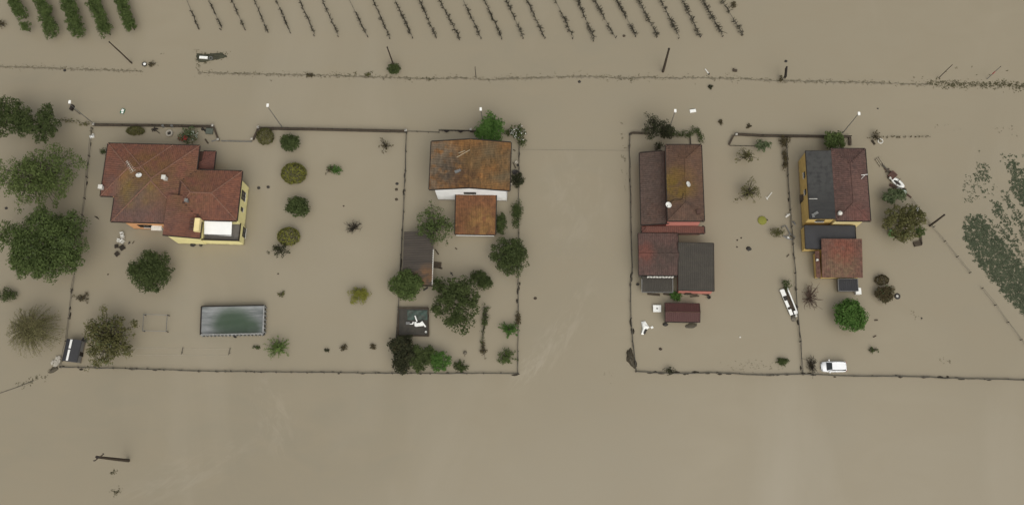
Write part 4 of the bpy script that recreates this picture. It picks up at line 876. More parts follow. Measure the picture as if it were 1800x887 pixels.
# ---- grass and weeds along the drowned road verge, crop in the east field
def tufts(name, label, spots, mt, l=.35, w=.10, lie=.5):
    """many single blades; spots: (x, y, radius, blades)"""
    C = []
    for x, y, r, n in spots: C.append(np.stack([NR.normal(x, r, n), NR.normal(y, r, n), NR.uniform(.02, .10, n)], 1))
    C = np.concatenate(C); Nn = NR.normal(size=C.shape) * lie + np.array([0, 0, 1]); V = leaf_quads(C, Nn, l, w)
    V[:, 2] = np.maximum(V[:, 2], .006 + NR.random(len(V)) * .02)
    o = link_mesh(name, V, np.arange(len(V)).reshape(-1, 4).tolist(), mt, None, (C[0, 0], C[0, 1], 0)); return tag(o, label, 'plants', None, 'stuff')
def along(pts, step, wob, r, n, keep=.8):
    out = []
    for i in range(len(pts) - 1):
        a, b = P(*pts[i]), P(*pts[i + 1]); k = max(1, int((b - a).length / step))
        for j in range(k):
            if rnd.random() < keep: q = a.lerp(b, (j + rnd.random()) / k); out.append((q.x + rnd.gauss(0, wob * .4), q.y + rnd.gauss(0, wob), r * rnd.uniform(.5, 1.5), max(1, int(n * rnd.uniform(.3, 1.6)))))
    return out
GRASS = leafmat('verge_grass', (.105, .092, .056), (.170, .150, .100))
GRASSD = leafmat('verge_weed', (.040, .038, .018), (.075, .070, .034))
VA = [(-20, 117), (60, 119), (130, 122), (200, 123.5), (250, 126)]
VB = [(348, 128), (420, 130), (470, 131), (545, 132), (640, 135), (700, 137), (760, 139), (800, 137), (860, 141), (905, 138), (960, 137), (1000, 135), (1050, 136), (1095, 138), (1140, 136), (1180, 138), (1210, 136.5), (1300, 139), (1372, 142), (1440, 143.5), (1520, 145), (1600, 148), (1640, 149)]
tufts('verge_grass', 'thin line of drowned grass along the western road verge', along(VA, .30, .08, .18, 4, .95) + along(VA, 1.6, .5, .2, 3, .5), GRASS, .30, .09)
tufts('verge_grass', 'long thin line of drowned grass along the road verge below the vineyard', along(VB, .30, .09, .18, 4, .92) + along(VB, .9, .55, .18, 3, .5), GRASS, .30, .09)
tufts('verge_weeds', 'darker weed tufts scattered on the verge below the vineyard', along([(530, 132), (620, 132)], .9, .3, .22, 7, .6) + along([(620, 130), (690, 136)], .8, .5, .25, 8, .6) + along([(700, 137), (770, 138)], .8, .2, .2, 7, .6) + along([(1080, 137), (1110, 138)], 1, .15, .2, 8, .7), GRASSD)
tufts('verge_weeds', 'thick dark weed belt along the verge in the far east', along([(1632, 147), (1700, 149), (1760, 149), (1860, 151)], .18, .26, .30, 9, .95) + along([(1600, 128), (1700, 122), (1800, 130)], 1.2, .8, .15, 2, .5), leafmat('belt_weed', (.060, .055, .028), (.115, .105, .058)), .32, .13)
tufts('mud_bank_grass', 'drowned weeds in a faint curved line at the field gateway', along([(328, 70), (338, 84), (350, 94)], .4, .3, .25, 4, .7) + along([(342, 118), (350, 128)], .4, .3, .25, 4, .7) + along([(276, 112), (285, 100), (300, 92)], .8, .3, .2, 2, .6), GRASS)
tufts('drifting_weeds', 'faint drifting weed line in the lane west of brown house fence', along([(1091, 205), (1094, 225), (1098, 255), (1096, 290), (1103, 340)], .9, .3, .25, 4, .55), GRASS)
tufts('drifting_weeds', 'faint weed streaks floating behind the broken hedge in the east', along([(1636, 220), (1680, 224), (1690, 226)], .6, .25, .3, 4, .7) + along([(1740, 225), (1800, 235)], 1, .3, .3, 3, .6) + along([(1630, 262), (1655, 278)], 1.5, .5, .2, 2, .6), GRASS)
tufts('drifting_weeds', 'weed scum gathered along the south fence of the orchard garden', along([(1265, 640), (1300, 646), (1340, 640), (1375, 648)], .5, .45, .4, 4, .8), GRASS, .25, .08)
tufts('drifting_weeds', 'faint weed specks drifting by the south fence of the east field', along([(1648, 633), (1672, 636)], .5, .3, .25, 5, .8) + along([(1600, 553), (1622, 562)], .6, .25, .25, 5, .8), GRASSD, .22, .08)
tufts('drifting_weeds', 'weeds caught at the rubble heap outside the south west garden corner', along([(30, 676), (50, 671), (72, 662), (95, 650)], .35, .25, .25, 6, .85), GRASSD)
tufts('drifting_weeds', 'faint weed specks drifting in the lane mouth by the mud mound', along([(1060, 640), (1090, 680)], .8, .8, .25, 3, .6) + along([(985, 560), (1030, 540)], 1.2, .6, .2, 2, .5), GRASS, .2, .07)
tufts('drifting_weeds', 'dark weed patches floating below the fallen pole in the south field', along([(197, 832), (204, 826)], .25, .12, .2, 10, 1) + along([(196, 863), (205, 866), (212, 862)], .25, .15, .2, 10, 1), GRASSD, .25, .1)
CROPM = leafmat('crop_leaves', (.046, .058, .034), (.112, .128, .080))
def inpoly(x, y, poly):
    r = False; j = len(poly) - 1
    for i in range(len(poly)):
        if (poly[i][1] > y) != (poly[j][1] > y) and x < (poly[j][0] - poly[i][0]) * (y - poly[i][1]) / (poly[j][1] - poly[i][1]) + poly[i][0]: r = not r
        j = i
    return r
TRAM = [[(1722, 352), (1741, 375), (1766, 402), (1800, 440), (1890, 545)], [(1742, 285), (1752, 320), (1759, 346), (1784, 400), (1804, 440), (1880, 590)], [(1755, 300), (1768, 326), (1780, 345), (1800, 376), (1890, 500)], [(1712, 360), (1728, 380), (1762, 418), (1800, 462), (1890, 580)]]
def tram_d(x, y):
    best = 99
    for L in TRAM:
        for (x0, y0), (x1, y1) in zip(L[:-1], L[1:]):
            k = max(0, min(1, ((x - x0) * (x1 - x0) + (y - y0) * (y1 - y0)) / ((x1 - x0) ** 2 + (y1 - y0) ** 2))); best = min(best, math.hypot(x - x0 - k * (x1 - x0), y - y0 - k * (y1 - y0)))
    return best
crops = [([(1717, 288), (1731, 286), (1745, 318), (1752, 340), (1735, 350), (1698, 357), (1690, 338), (1704, 305)], .22, 3), ([(1722, 288), (1732, 288), (1741, 316), (1728, 322), (1712, 314)], .8, 4),
         ([(1771, 284), (1780, 281), (1789, 286), (1789, 300), (1800, 297), (1890, 380), (1890, 430), (1800, 362), (1782, 345), (1778, 324), (1781, 306), (1772, 300)], 1.3, 7),
         ([(1738, 366), (1756, 352), (1766, 372), (1800, 440), (1890, 590), (1890, 640), (1800, 450), (1760, 405)], 1.0, 5), ([(1760, 336), (1768, 333), (1776, 350), (1800, 385), (1890, 520), (1890, 590), (1800, 430), (1768, 352)], .95, 5),
         ([(1694, 400), (1703, 380), (1716, 376), (1730, 384), (1760, 414), (1800, 458), (1900, 620), (1900, 700), (1800, 552), (1770, 520), (1752, 500), (1725, 468), (1700, 432)], 1.5, 7),
         ([(1722, 376), (1738, 376), (1760, 402), (1800, 452), (1800, 468), (1760, 415)], .7, 4), ([(1728, 356), (1756, 347), (1757, 351), (1730, 360)], .5, 3), ([(1759, 272), (1800, 271), (1900, 274), (1900, 277), (1800, 274), (1761, 276)], .9, 5), ([(1716, 266), (1729, 266), (1728, 270), (1717, 269)], .8, 4), ([(1738, 284), (1742, 284), (1741, 295), (1738, 294)], .5, 3), ([(1757, 285), (1765, 282), (1760, 294), (1757, 293)], .7, 3), ([(1764, 292), (1768, 285), (1768, 288), (1765, 299)], .7, 3)]
sp = []
for poly, dens, n in crops:
    xs, ys = [p[0] for p in poly], [p[1] for p in poly]
    for k in range(int((max(xs) - min(xs)) * (max(ys) - min(ys)) / 3.5)):
        x, y = rnd.uniform(min(xs), max(xs)), rnd.uniform(min(ys), max(ys))
        hole = .5 + .5 * math.sin(x * .9 + 2.2 * math.sin(y * .31)) * math.sin(y * .77 + 1.7 * math.sin(x * .29))
        if inpoly(x + rnd.gauss(0, 3.5), y + rnd.gauss(0, 3.5), poly) and (y < 345 and x < 1750 or tram_d(x, y) > 2.6 + rnd.gauss(0, .5)) and rnd.random() < dens * (.05 + .72 * hole): q = P(x, y); sp.append((q.x, q.y, .13, n))
tufts('flooded_crop', 'dark green leafy crop standing in the water of the far east field', sp, CROPM, .26, .15, .35)

def ridge(label, pts, wmax):
    """low lip of silt and roots along the drowned kerb, breaking the surface here and there"""
    L_, R2 = [], []; V_ = [P(*p) for p in pts]
    for a, b in zip(V_[:-1], V_[1:]):
        n = max(2, int((b - a).length / .35))
        for k in range(n):
            q = a.lerp(b, k / n); w = wmax * max(.05, rnd.gauss(.5, .3)); o = rnd.gauss(0, .07); L_.append((q.x, q.y + o + w / 2, .006)); R2.append((q.x, q.y + o - w / 2, .006))
    n = len(L_); mid = [((l[0] + r[0]) / 2, (l[1] + r[1]) / 2, .03 + rnd.random() * .03) for l, r in zip(L_, R2)]; m = MB()
    m.add(L_ + mid + R2, [(n + i, n + i + 1, i + 1, i) for i in range(n - 1)] + [(2 * n + i, 2 * n + i + 1, n + i + 1, n + i) for i in range(n - 1)])
    tag(m.build('mud_ridge', mat('silt_lip', (.175, .150, .105), (.125, .108, .074), 1.1, .5), None, tuple(V_[0])), label, None, None, 'structure')
ridge('thin silty lip along the western road verge', VA, .5)
ridge('thin silty lip along the road verge below the vineyard', VB, .55)
# ---------------------------------------------------------------- walls and fences
def wall(name, label, pts, w=.22, h=.5, post_every=2.6, caps=(), mt=None, cat='wall', rail=True):
    """low garden wall just above the flood, coping, railing posts and rail on top"""
    t = thing(name, label, cat, P(*pts[0])); m, c = MB(), MB(); V_ = [P(*p) for p in pts]
    for a, b in zip(V_[:-1], V_[1:]):
        m.beam(a + Vector((0, 0, (h - 1.6) / 2)), b + Vector((0, 0, (h - 1.6) / 2)), w, h + 1.6); c.beam(a + Vector((0, 0, h + .035)), b + Vector((0, 0, h + .035)), w + .08, .07)
    wb = m.build('wall_body', mt or DARKWALL, t); c.build('coping', WOOD, wb)
    if rail:
        m = MB()
        for a, b in zip(V_[:-1], V_[1:]):
            m.beam(a + Vector((0, 0, h + .5)), b + Vector((0, 0, h + .5)), .05, .06); m.build('rail', DMETAL, t); m = MB()
            n = max(1, int((b - a).length / post_every))
            for k in range(n + 1):
                q = a.lerp(b, k / n); s = MB(); s.beam(q + Vector((0, 0, h + .07)), q + Vector((0, 0, h + .55)), .07, .07); s.build('railing_post', DMETAL, t)
    for (u, v) in caps:
        q = P(u, v); s = MB(); s.box((q.x, q.y, (h + .3 - 1.6) / 2), (.17, .17, (h + .3 + 1.6) / 2), .1); po = s.build('gate_pillar', GRY, t)
        s = MB(); s.add([(q.x - .2, q.y - .2, h + .302), (q.x + .2, q.y - .2, h + .302), (q.x + .2, q.y + .2, h + .302), (q.x - .2, q.y + .2, h + .302), (q.x, q.y, h + .48)], [(3, 2, 1, 0), (0, 1, 4), (1, 2, 4), (2, 3, 4), (3, 0, 4)]); s.build('pillar_cap', mat('pale_cap', (.46, .44, .39), (.34, .32, .28), 4, .7), po)
    return t
def fence(name, label, pts, every=2.4, h=.6, posts=None, wires=(1.0, .45), thick=.09, wr=.035, sag=.0, mt=None, clutter=0):
    t = thing(name, label, 'fence', P(*pts[0])); V_ = [P(*p) for p in pts]
    for f in wires:
        m = MB(); line = []
        for a, b in zip(V_[:-1], V_[1:]):
            n = max(1, int((b - a).length / 1.2)); line += [a.lerp(b, k / n) + Vector((rnd.gauss(0, .03), rnd.gauss(0, .03), h * f - rnd.random() * sag)) for k in range(n)]
        m.tube(line + [V_[-1] + Vector((0, 0, h * f))], wr, 4); m.build('wire', WIRE, t)
    P_ = [P(*p) for p in posts] if posts else []
    if not posts:
        for a, b in zip(V_[:-1], V_[1:]):
            n = max(1, int((b - a).length / every)); P_ += [a.lerp(b, k / n) for k in range(n)]
        P_.append(V_[-1])
    for q in P_:
        m = MB(); m.tube([(q.x, q.y, -1.5), (q.x + rnd.gauss(0, .05), q.y + rnd.gauss(0, .05), h + .12)], [thick, thick * .9], 6); m.build('post', mt or POSTM, t)
    if clutter:
        m = MB()
        for k in range(clutter):
            i = rnd.randint(0, len(V_) - 2); q = V_[i].lerp(V_[i + 1], rnd.random()); L = rnd.uniform(.3, 1.1); d = (V_[i + 1] - V_[i]).normalized(); o = Vector((-d.y, d.x, 0)) * rnd.gauss(0, .12)
            m.tube([q + o + Vector((0, 0, .03)), q + o + d * L * .5 + Vector((0, 0, .12)), q + o + d * L + Vector((0, 0, .04))], [.05, rnd.uniform(.09, .2), .05], 5)
        tag(m.build('caught_weed', TWIG, t), kind='stuff')
    return t
wall('front_wall', 'dark low front wall along the road from the villa corner post to the gate', [(166, 221), (270, 222), (375, 224)], caps=[(167, 220.5), (375.5, 223)])
wall('front_wall', 'dark low front wall of the wide lawn between gate and white house fence', [(456, 227), (560, 229), (714, 232.5)], w=.26, caps=[(455.5, 226), (714, 231.5)])
wall('gate_side_wall', 'short dark slanting wall on the left of the villa gate recess', [(377, 225), (385, 247)], w=.22, h=.35, rail=False, caps=[(384.5, 247)])
wall('gate_side_wall', 'short dark slanting wall on the right of the villa gate recess', [(454, 228), (446, 246)], w=.22, h=.35, rail=False, caps=[(444, 246)])
def gate(name, label, a, b, h=.35, bars=6, mt=None, peaks=0):
    t = thing(name, label, 'gate', P(*a)); A, B = P(*a), P(*b); m = MB()
    for z in (h, h - .3): m.beam(A + Vector((0, 0, z)), B + Vector((0, 0, z)), .07, .07)
    m.build('gate_frame', mt or DMETAL, t)
    for k in range(bars + 1): q = A.lerp(B, k / bars); m = MB(); m.beam(q + Vector((0, 0, -1.0)), q + Vector((0, 0, h + .1)), .06, .06); m.build('bar', mt or DMETAL, t)
    for k in range(peaks):
        q = A.lerp(B, (k + .55) / (peaks + .3)); m = MB(); m.slab([q + Vector((-.75, -.02, h)), q + Vector((.75, -.02, h)), q + Vector((0, -.5, h + .1))], .1); m.build('gate_panel', DMETAL, t)
    return t
gate('sliding_gate', 'half drowned grey metal gate across the villa gate recess', (390, 248.5), (443, 249.5), .3, 8, METAL)
fence('low_fence', 'low grey fence along the road from lawn wall to white house gate', [(716, 231.5), (772, 233.5)], 1.6, .4, thick=.06)
gate('metal_gate', 'dark metal gate with two peaked panels in front of the white house', (772, 230.5), (829, 231.5), .6, 10, None, 2)
wall('gate_post_wall', 'short dark wall stub between the peaked gate and bright green tree', [(826, 231.5), (846, 233)], rail=False, caps=[(828, 230)])
fence('garden_fence', 'long wire fence along the west side of the villa garden', [(163, 226), (158, 275), (150, 350), (140, 440), (128, 510), (123, 560), (118, 600), (108, 644)], 3.0, .7, clutter=10)
fence('garden_fence', 'wire fence with bulky posts between the villa lawn and the white house', [(715, 234), (713, 300), (710, 372), (707, 420), (704, 480), (701, 545), (693, 640)], 2.6, .7, thick=.11, wr=.05, clutter=12)
fence('garden_fence', 'weedy fence along the lane on the east side of the white house', [(913, 250), (912, 330), (912, 410), (911, 500), (911, 580), (910, 655)], 2.6, .6, clutter=14, wr=.05)
fence('garden_fence', 'south fence with dark posts from the black roofed shed to the lane', [(108, 645), (230, 648), (380, 652.5), (540, 654), (690, 656), (790, 656), (911, 656)], 2.5, .45, thick=.12, wr=.055, clutter=26)
fence('garden_fence', 'wavy fence along the lane on the west side of the brown house', [(1107, 237), (1106, 262), (1108, 330), (1109, 410), (1111, 470), (1108, 500), (1109, 560), (1112, 600), (1118, 652)], 2.6, .6, wr=.06, clutter=16)
fence('garden_fence', 'wire fence dividing the orchard garden from the yellow house', [(1382, 245), (1384, 310), (1388, 370), (1393, 430), (1397, 480), (1400, 540), (1406, 600), (1410, 655)], 2.6, .7, thick=.10, wr=.045, clutter=8)
fence('garden_fence', 'sagging south fence from the mud mound past the white car to the picture edge', [(1118, 653), (1180, 656), (1260, 655), (1340, 659), (1410, 657), (1500, 661), (1580, 661), (1660, 664), (1730, 666), (1850, 668)], 3.4, .4, thick=.08, wr=.07, clutter=40)
fence('field_fence', 'diagonal wire fence from the junk row south east, upper stretch', [(1592, 340), (1612, 366), (1636, 398), (1659.5, 425), (1681, 452), (1705, 481)], h=.7, posts=[(1616, 371), (1640, 399), (1659.5, 425), (1681, 452), (1704, 480)], wr=.018, thick=.07)
fence('field_fence', 'diagonal wire fence running to the right picture edge, lower stretch', [(1725, 507), (1748, 536), (1770, 566), (1793, 597), (1816, 628)], h=.7, posts=[(1725, 507), (1748, 536), (1770, 566), (1793, 597), (1816, 628)], wr=.018, thick=.07)
wall('front_wall', 'dark low wall in front of the brown house pine, west corner', [(1107, 237), (1112, 234.5), (1142, 236)], h=.4, rail=False)
wall('front_wall', 'dark wall in front of the orchard garden and yellow house', [(1291, 237.5), (1340, 240), (1420, 241), (1494, 242)], w=.22, h=.5, caps=[(1293, 238)])
wall('gate_side_wall', 'short slanting wall west of the orchard garden front gate', [(1289, 239), (1281, 255)], w=.25, h=.35, rail=False)
wall('gate_side_wall', 'short straight wall stub at the east end of the yellow house wall', [(1493, 243), (1493.5, 256)], w=.35, h=.4, rail=False)
gate('submerged_gate', 'nearly drowned low gate rail across the orchard garden entrance', (1283, 256.5), (1330, 257.5), .2, 5)
m = MB(); a, b = P(1213, 238), P(1214, 256); m.beam(a + Vector((0, 0, .2)), b + Vector((0, 0, .2)), .12, .5); tag(m.build('garden_kerb', DARKWALL, None, tuple(a)), 'short straight kerb between the curved hedge end and brown roof', 'kerb')

# ---------------------------------------------------------------- lamps and poles
LAMPH = mat('lamp_head_white', (.80, .80, .76), (.72, .72, .68), 3, .5)
for base, top, lab in (((166, 219), (122.5, 179.5), 'street lamp leaning out over the road at the villa corner'), ((497, 225), (470.5, 185.5), 'street lamp on the front wall of the villa lawn'), ((848.5, 213), (845, 192), 'street lamp rising out of the bright green tree'),
                       ((1177, 224), (1187, 195), 'street lamp beside the blackish irregular pine'), ((1481, 234), (1510, 200), 'street lamp at the front wall behind the yellow house')):
    h = height_from(base, top); b = P(*base); t = thing('street_lamp', lab, 'street lamp', b, 'street lamps along the flooded road')
    m = MB(); m.tube([(b.x, b.y, -1.5), (b.x, b.y, h * .5), (b.x, b.y, h - .1)], [.085, .065, .045], 8); m.build('pole', METAL, t)
    q = P(top[0], top[1], h); m = MB(); m.tube([(b.x, b.y, h - .15), (q.x, q.y, h - .02)], .04, 6); m.build('arm', METAL, t)
    m = MB(); m.prism([(q.x - .17, q.y - .26), (q.x + .17, q.y - .26), (q.x + .20, q.y - .1), (q.x + .17, q.y + .30), (q.x - .17, q.y + .30), (q.x - .20, q.y - .1)], h - .09, h + .08); hd = m.build('lamp_head', LAMPH, t)
    m = MB(); m.prism([(q.x - .15, q.y - .2), (q.x + .15, q.y - .2), (q.x + .15, q.y + .25), (q.x - .15, q.y + .25)], h - .14, h - .091); m.build('lens', GLASS, hd)
def pole(label, base, top, r=.14, name='utility_pole', cross=False, mt=None, extra=None):
    h = height_from(base, top); b = P(*base); t = thing(name, label, 'pole', b); q = P(top[0], top[1], h)
    m = MB(); m.tube([(b.x, b.y, -1.5), ((b.x + q.x) / 2, (b.y + q.y) / 2, h / 2), (q.x, q.y, h)], [r * 1.15, r, r * .8], 8); m.build('post', mt or WOOD, t)
    m = MB(); m.lathe((q.x, q.y, h), [(r * .95, -.15), (r * .95, .02), (.01, .06)], 8); m.build('pole_cap', DMETAL, t)
    if cross:
        c, d = P(166.5, 809, h - .3), P(182.5, 797, h - .3); m = MB(); m.beam(c, d, .14, .16); ca = m.build('crossarm', WOOD, t)
        for z in (c, c.lerp(d, .5), d): m = MB(); m.lathe(z, [(.05, .08), (.11, .14), (.07, .22), (.11, .28), (.02, .34)], 8); m.build('insulator', BLACKP, ca)
    return t, b, h
pole('thin dark pole standing in the field below the rightmost orchard row', (232, 111), (192, 74), .13)
pole('thin dark pole growing out of the round bush on the verge', (691, 112), (680.5, 83), .13)
pole('thickest dark pole on the verge north of the brown house', (1165.5, 126), (1176, 86), .21)
pole('dark electricity pole with crossarm in the open south field', (226, 809), (170, 802.5), .24, cross=True)
pole('dark leaning pole on the diagonal wire fence in the east', (1634.5, 397), (1660, 377.5), .17)
pole('very thin short stake on the verge right of the bush pole', (836.5, 137), (835, 117.5), .06, 'marker_stake', mt=DMETAL)
pole('very thin grey stake in the weed belt at the far east verge', (1650, 137), (1674, 114), .06, 'marker_stake', mt=DMETAL)
t, b, h = pole('very thin stake with a red sleeve in the far east weed belt', (1735, 139), (1759, 117), .06, 'marker_stake', mt=METAL)
m = MB(); q = P(1747, 128, h * .5); m.tube([q - Vector((0, 0, .5)), q + Vector((0, 0, .5))], .10, 8); m.build('red_sleeve', mat('faded_red', (.42, .12, .10), (.36, .12, .10), 3, .6), t)
t = thing('grille_sign', 'dark skewed board on a thin post at the lamp on the villa corner', 'sign', P(146, 202))
b = P(141, 201, 0); m = MB(); q = P(131, 193, 3.0); m.tube([(b.x, b.y, -1), (b.x, b.y, 3.0)], .05, 6); m.build('post', DMETAL, t); m = MB(); m.box((b.x, b.y, 3.1), (.22, .5, .35), -.3); m.build('board', DMETAL, t)
b = P(1373, 143); t = thing('road_sign', 'dark road sign on a tilted post above a weed tuft, verge in the east', 'sign', b)
q = P(1376.5, 119, 3.2); m = MB(); m.tube([(b.x, b.y, -1), (b.x + .15, b.y + .1, 3.1)], .06, 6); m.build('post', DMETAL, t); m = MB(); m.box((b.x + .25, b.y + .5, 2.6), (.12, .95, .5), -.15); m.build('sign_board', DMETAL, t)
tree('plant_clump', 'dark weed tuft at the foot of the tilted road sign', 'plant', 1373, 138, 4, 6, .9, L_BROWN, 'bush')

# ---------------------------------------------------------------- white car
def car():
    c = P(1466, 643.5, .6); t = thing('parked_car', 'white hatchback standing in water above its sills beside the south fence', 'car', (c.x, c.y, 0))
    PAINT = mat('white_car_paint', (.78, .79, .80), (.74, .75, .76), 1, .22, spec=.5); s = 4.02 / 4.0
    st = [(-2.02, .40, .30), (-1.95, .62, .44), (-1.75, .76, .54), (-1.4, .82, .60), (-1.05, .84, .66), (-.6, .86, .70), (.4, .87, .72), (1.3, .86, .73), (1.8, .82, .72), (1.97, .74, .66), (2.02, .60, .50)]
    m = MB(); vs = []; n = 9
    for x, hw, zt in st:                                  # body sections with rolled shoulders
        prof = [(-hw, -.55), (-hw * 1.02, .12), (-hw * .99, zt - .12), (-hw * .90, zt), (0, zt + .04), (hw * .90, zt), (hw * .99, zt - .12), (hw * 1.02, .12), (hw, -.55)]
        vs += [(c.x + x * s, c.y + y, z) for y, z in prof]
    fs = [(i * n + k, i * n + k + 1, (i + 1) * n + k + 1, (i + 1) * n + k) for i in range(len(st) - 1) for k in range(n - 1)] + [tuple(range(n)), tuple(range((len(st) - 1) * n, len(st) * n))[::-1]]
    m.add(vs, fs); body = m.build('body', PAINT, t, smooth=True)
    B, T = [(-1.22, .74), (1.86, .74)], [(-.42, .62), (1.62, .62)]; zb, zt = .70, 1.16
    Q = lambda x, y, z: (c.x + x * s, c.y + y, z)
    m = MB(); m.add([Q(-1.22, -.74, zb), Q(1.86, -.74, zb), Q(1.86, .74, zb), Q(-1.22, .74, zb), Q(-.42, -.60, zt), Q(1.64, -.58, zt), Q(1.64, .58, zt), Q(-.42, .60, zt)], [(0, 1, 5, 4), (1, 2, 6, 5), (2, 3, 7, 6), (3, 0, 4, 7)]); m.build('cabin_frame', BLACKP, t)
    m = MB(); rp = [(-.44, .60), (-.1, .635), (.8, .64), (1.45, .615), (1.72, .54)]; poly = [(x, -y) for x, y in rp] + [(x, y) for x, y in rp[::-1]]
    m.prism([Q(x, y, 0)[:2] for x, y in poly], zt - .05, [zt + .03 + .03 * (1 - ((x - .6) / 1.2) ** 2) for x, y in poly]); m.build('roof', PAINT, t)
    def pane(name, q, parent=t): m = MB(); m.add([Q(*p) for p in q], [(0, 1, 2, 3)]); return m.build(name, GLASS, parent)
    pane('windscreen', [(-1.235, .66, zb + .035), (-1.235, -.66, zb + .035), (-.47, -.55, zt + .005), (-.47, .55, zt + .005)]); pane('rear_window', [(1.86, -.62, zb + .04), (1.86, .62, zb + .04), (1.70, .52, zt - .01), (1.70, -.52, zt - .01)])
    for sg in (-1, 1):
        pane('side_window', [(-.9, sg * .735, zb + .06), (.25, sg * .745, zb + .06), (.25, sg * .625, zt - .02), (-.3, sg * .625, zt - .02)]); pane('side_window', [(.33, sg * .745, zb + .06), (1.6, sg * .74, zb + .06), (1.5, sg * .61, zt - .02), (.33, sg * .625, zt - .02)])
        m = MB(); m.beam(Q(-1.2, sg * .70, zb + .05), Q(-.42, sg * .595, zt + .02), .08, .07); m.build('pillar', PAINT, t)
        m = MB(); m.box(Q(-.78, sg * .98, .80), (.08, .12, .08)); m.box(Q(-.78, sg * .86, .76), (.03, .08, .03)); m.build('mirror', PAINT, t)
        m = MB(); m.box(Q(-1.86, sg * .56, .44), (.12, .16, .06), sg * .5); m.build('headlight', METAL, t); m = MB(); m.box(Q(1.98, sg * .64, .52), (.05, .12, .12)); m.build('tail_light', mat('tail_red', (.30, .02, .02), (.25, .02, .02), 2, .3), t)
        for x in (-1.3, 1.25):
            m = MB(); m.lathe(Q(x, sg * .78, -.38), [(.18, -.09), (.31, -.09), (.31, .09), (.18, .09)], 16, Matrix.Rotation(R_(90), 3, 'X')); wh = m.build('wheel', BLACKP, t); m = MB(); m.lathe(Q(x, sg * .80, -.38), [(.01, .07), (.17, .08), (.18, -.06)], 12, Matrix.Rotation(R_(90), 3, 'X')); m.build('rim', METAL, wh)
        m = MB(); m.box(Q(.1, sg * .885, .52), (.10, .012, .02)); m.build('door_handle', BLACKP, t)
car()

# ---------------------------------------------------------------- above ground pool
def pool():
    z = 1.15; q = [P(u, v, z) for u, v in ((353.5, 537.5), (464.5, 535.5), (463, 586.5), (351.5, 588.5))]; c = sum(q, Vector()) / 4
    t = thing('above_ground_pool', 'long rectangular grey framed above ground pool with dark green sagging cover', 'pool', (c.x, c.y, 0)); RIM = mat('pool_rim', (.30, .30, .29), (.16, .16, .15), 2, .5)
    LIN = mat('pool_wall', (.085, .085, .08), (.055, .055, .052), 1.5, .6)
    m = MB(); ins = lambda p, d: p + (c - p) * Vector((d / abs(c.x - p.x), d / abs(c.y - p.y), 0)) if False else Vector((p.x + math.copysign(d, c.x - p.x), p.y + math.copysign(d, c.y - p.y), p.z))
    for i in range(4):
        a, b = q[i], q[(i + 1) % 4]; m.prism([(a.x, a.y), (b.x, b.y), tuple(ins(b, .12)[:2]), tuple(ins(a, .12)[:2])], -1.5, z - .06)
    m.build('pool_wall', LIN, t)
    for i, (nm) in enumerate(('far', 'right', 'near', 'left')):
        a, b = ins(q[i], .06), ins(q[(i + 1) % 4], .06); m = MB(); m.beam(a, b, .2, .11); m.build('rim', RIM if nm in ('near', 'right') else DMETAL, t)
    for i, n in ((1, 7), (2, 17)):
        a, b = q[i], q[(i + 1) % 4]; o = (Vector((a.x + b.x, a.y + b.y, 0)) / 2 - Vector((c.x, c.y, 0))).normalized()
        for k in range(n): p = a.lerp(b, (k + .5) / n) + o * .10; m = MB(); m.beam(Vector((p.x, p.y, -.5)), Vector((p.x, p.y, z - .08)), .18, .14); m.build('wall_rib', RIM, t)
    # sagging cover with rain water pooled towards the near side
    nx, ny = 28, 14; vs = []; a = [ins(p, .14) for p in q]
    for j in range(ny + 1):
        for i in range(nx + 1):
            f, g = i / nx, j / ny; p = a[0].lerp(a[1], f).lerp(a[3].lerp(a[2], f), g); e = min(f, 1 - f) * 11; k = min(g, 1 - g) * 5
            dip = .50 * (1 - math.exp(-1.6 * min(e * .8, 1.6))) * (1 - math.exp(-1.9 * k)) * (.55 + .6 * g); vs.append((p.x, p.y, z - .05 - dip + .01 * math.sin(f * 9 + g * 25)))
    m = MB(); m.add(vs, [(j * (nx + 1) + i, (j + 1) * (nx + 1) + i, (j + 1) * (nx + 1) + i + 1, j * (nx + 1) + i + 1) for j in range(ny) for i in range(nx)])
    a_, b_ = P(385, 552), P(430, 575)
    m.build('cover', mat('pool_cover', (.090, .100, .095), (.230, .235, .235), .5, .3, streak=(.4, 2.4, 1), spots=[(b_.x - 1.2, b_.y - .3, 4.0, (.036, .060, .034), .92, .05), (a_.x + 2.0, a_.y - 1.9, 3.6, (.042, .064, .040), .9, .05), (b_.x + 1.2, b_.y - .6, 2.6, (.042, .064, .040), .9, .05)]), t, smooth=True)
    for i in (2, 3):
        p = ins(q[i], .5); d = ins(q[i], .1); m = MB(); m.slab([(d.x, d.y, z - .0), (p.x, d.y, z - .02), (d.x, p.y, z - .02)], .05); m.build('corner_brace', BLACKP, t)
    p = q[2].lerp(q[3], .47); m = MB(); m.box((p.x, p.y - .28, .3), (.16, .12, .35)); m.build('skimmer', BLACKP, t)
pool()
def frame():
    z = 1.0; q = [P(u, v, z) for u, v in ((252.5, 552), (294, 553), (292, 581.5), (250.5, 580.5))]; c = sum(q, Vector()) / 4; t = thing('garden_gazebo', 'thin empty metal frame of a garden gazebo standing in the water', 'gazebo', (c.x, c.y, 0))
    for i in range(4):
        m = MB(); m.tube([q[i], q[(i + 1) % 4]], .05, 5); m.build('top_bar', METAL, t); m = MB(); m.tube([q[i], (q[i].x, q[i].y, -1.2)], .07, 6); m.build('leg', DMETAL, t)
frame()
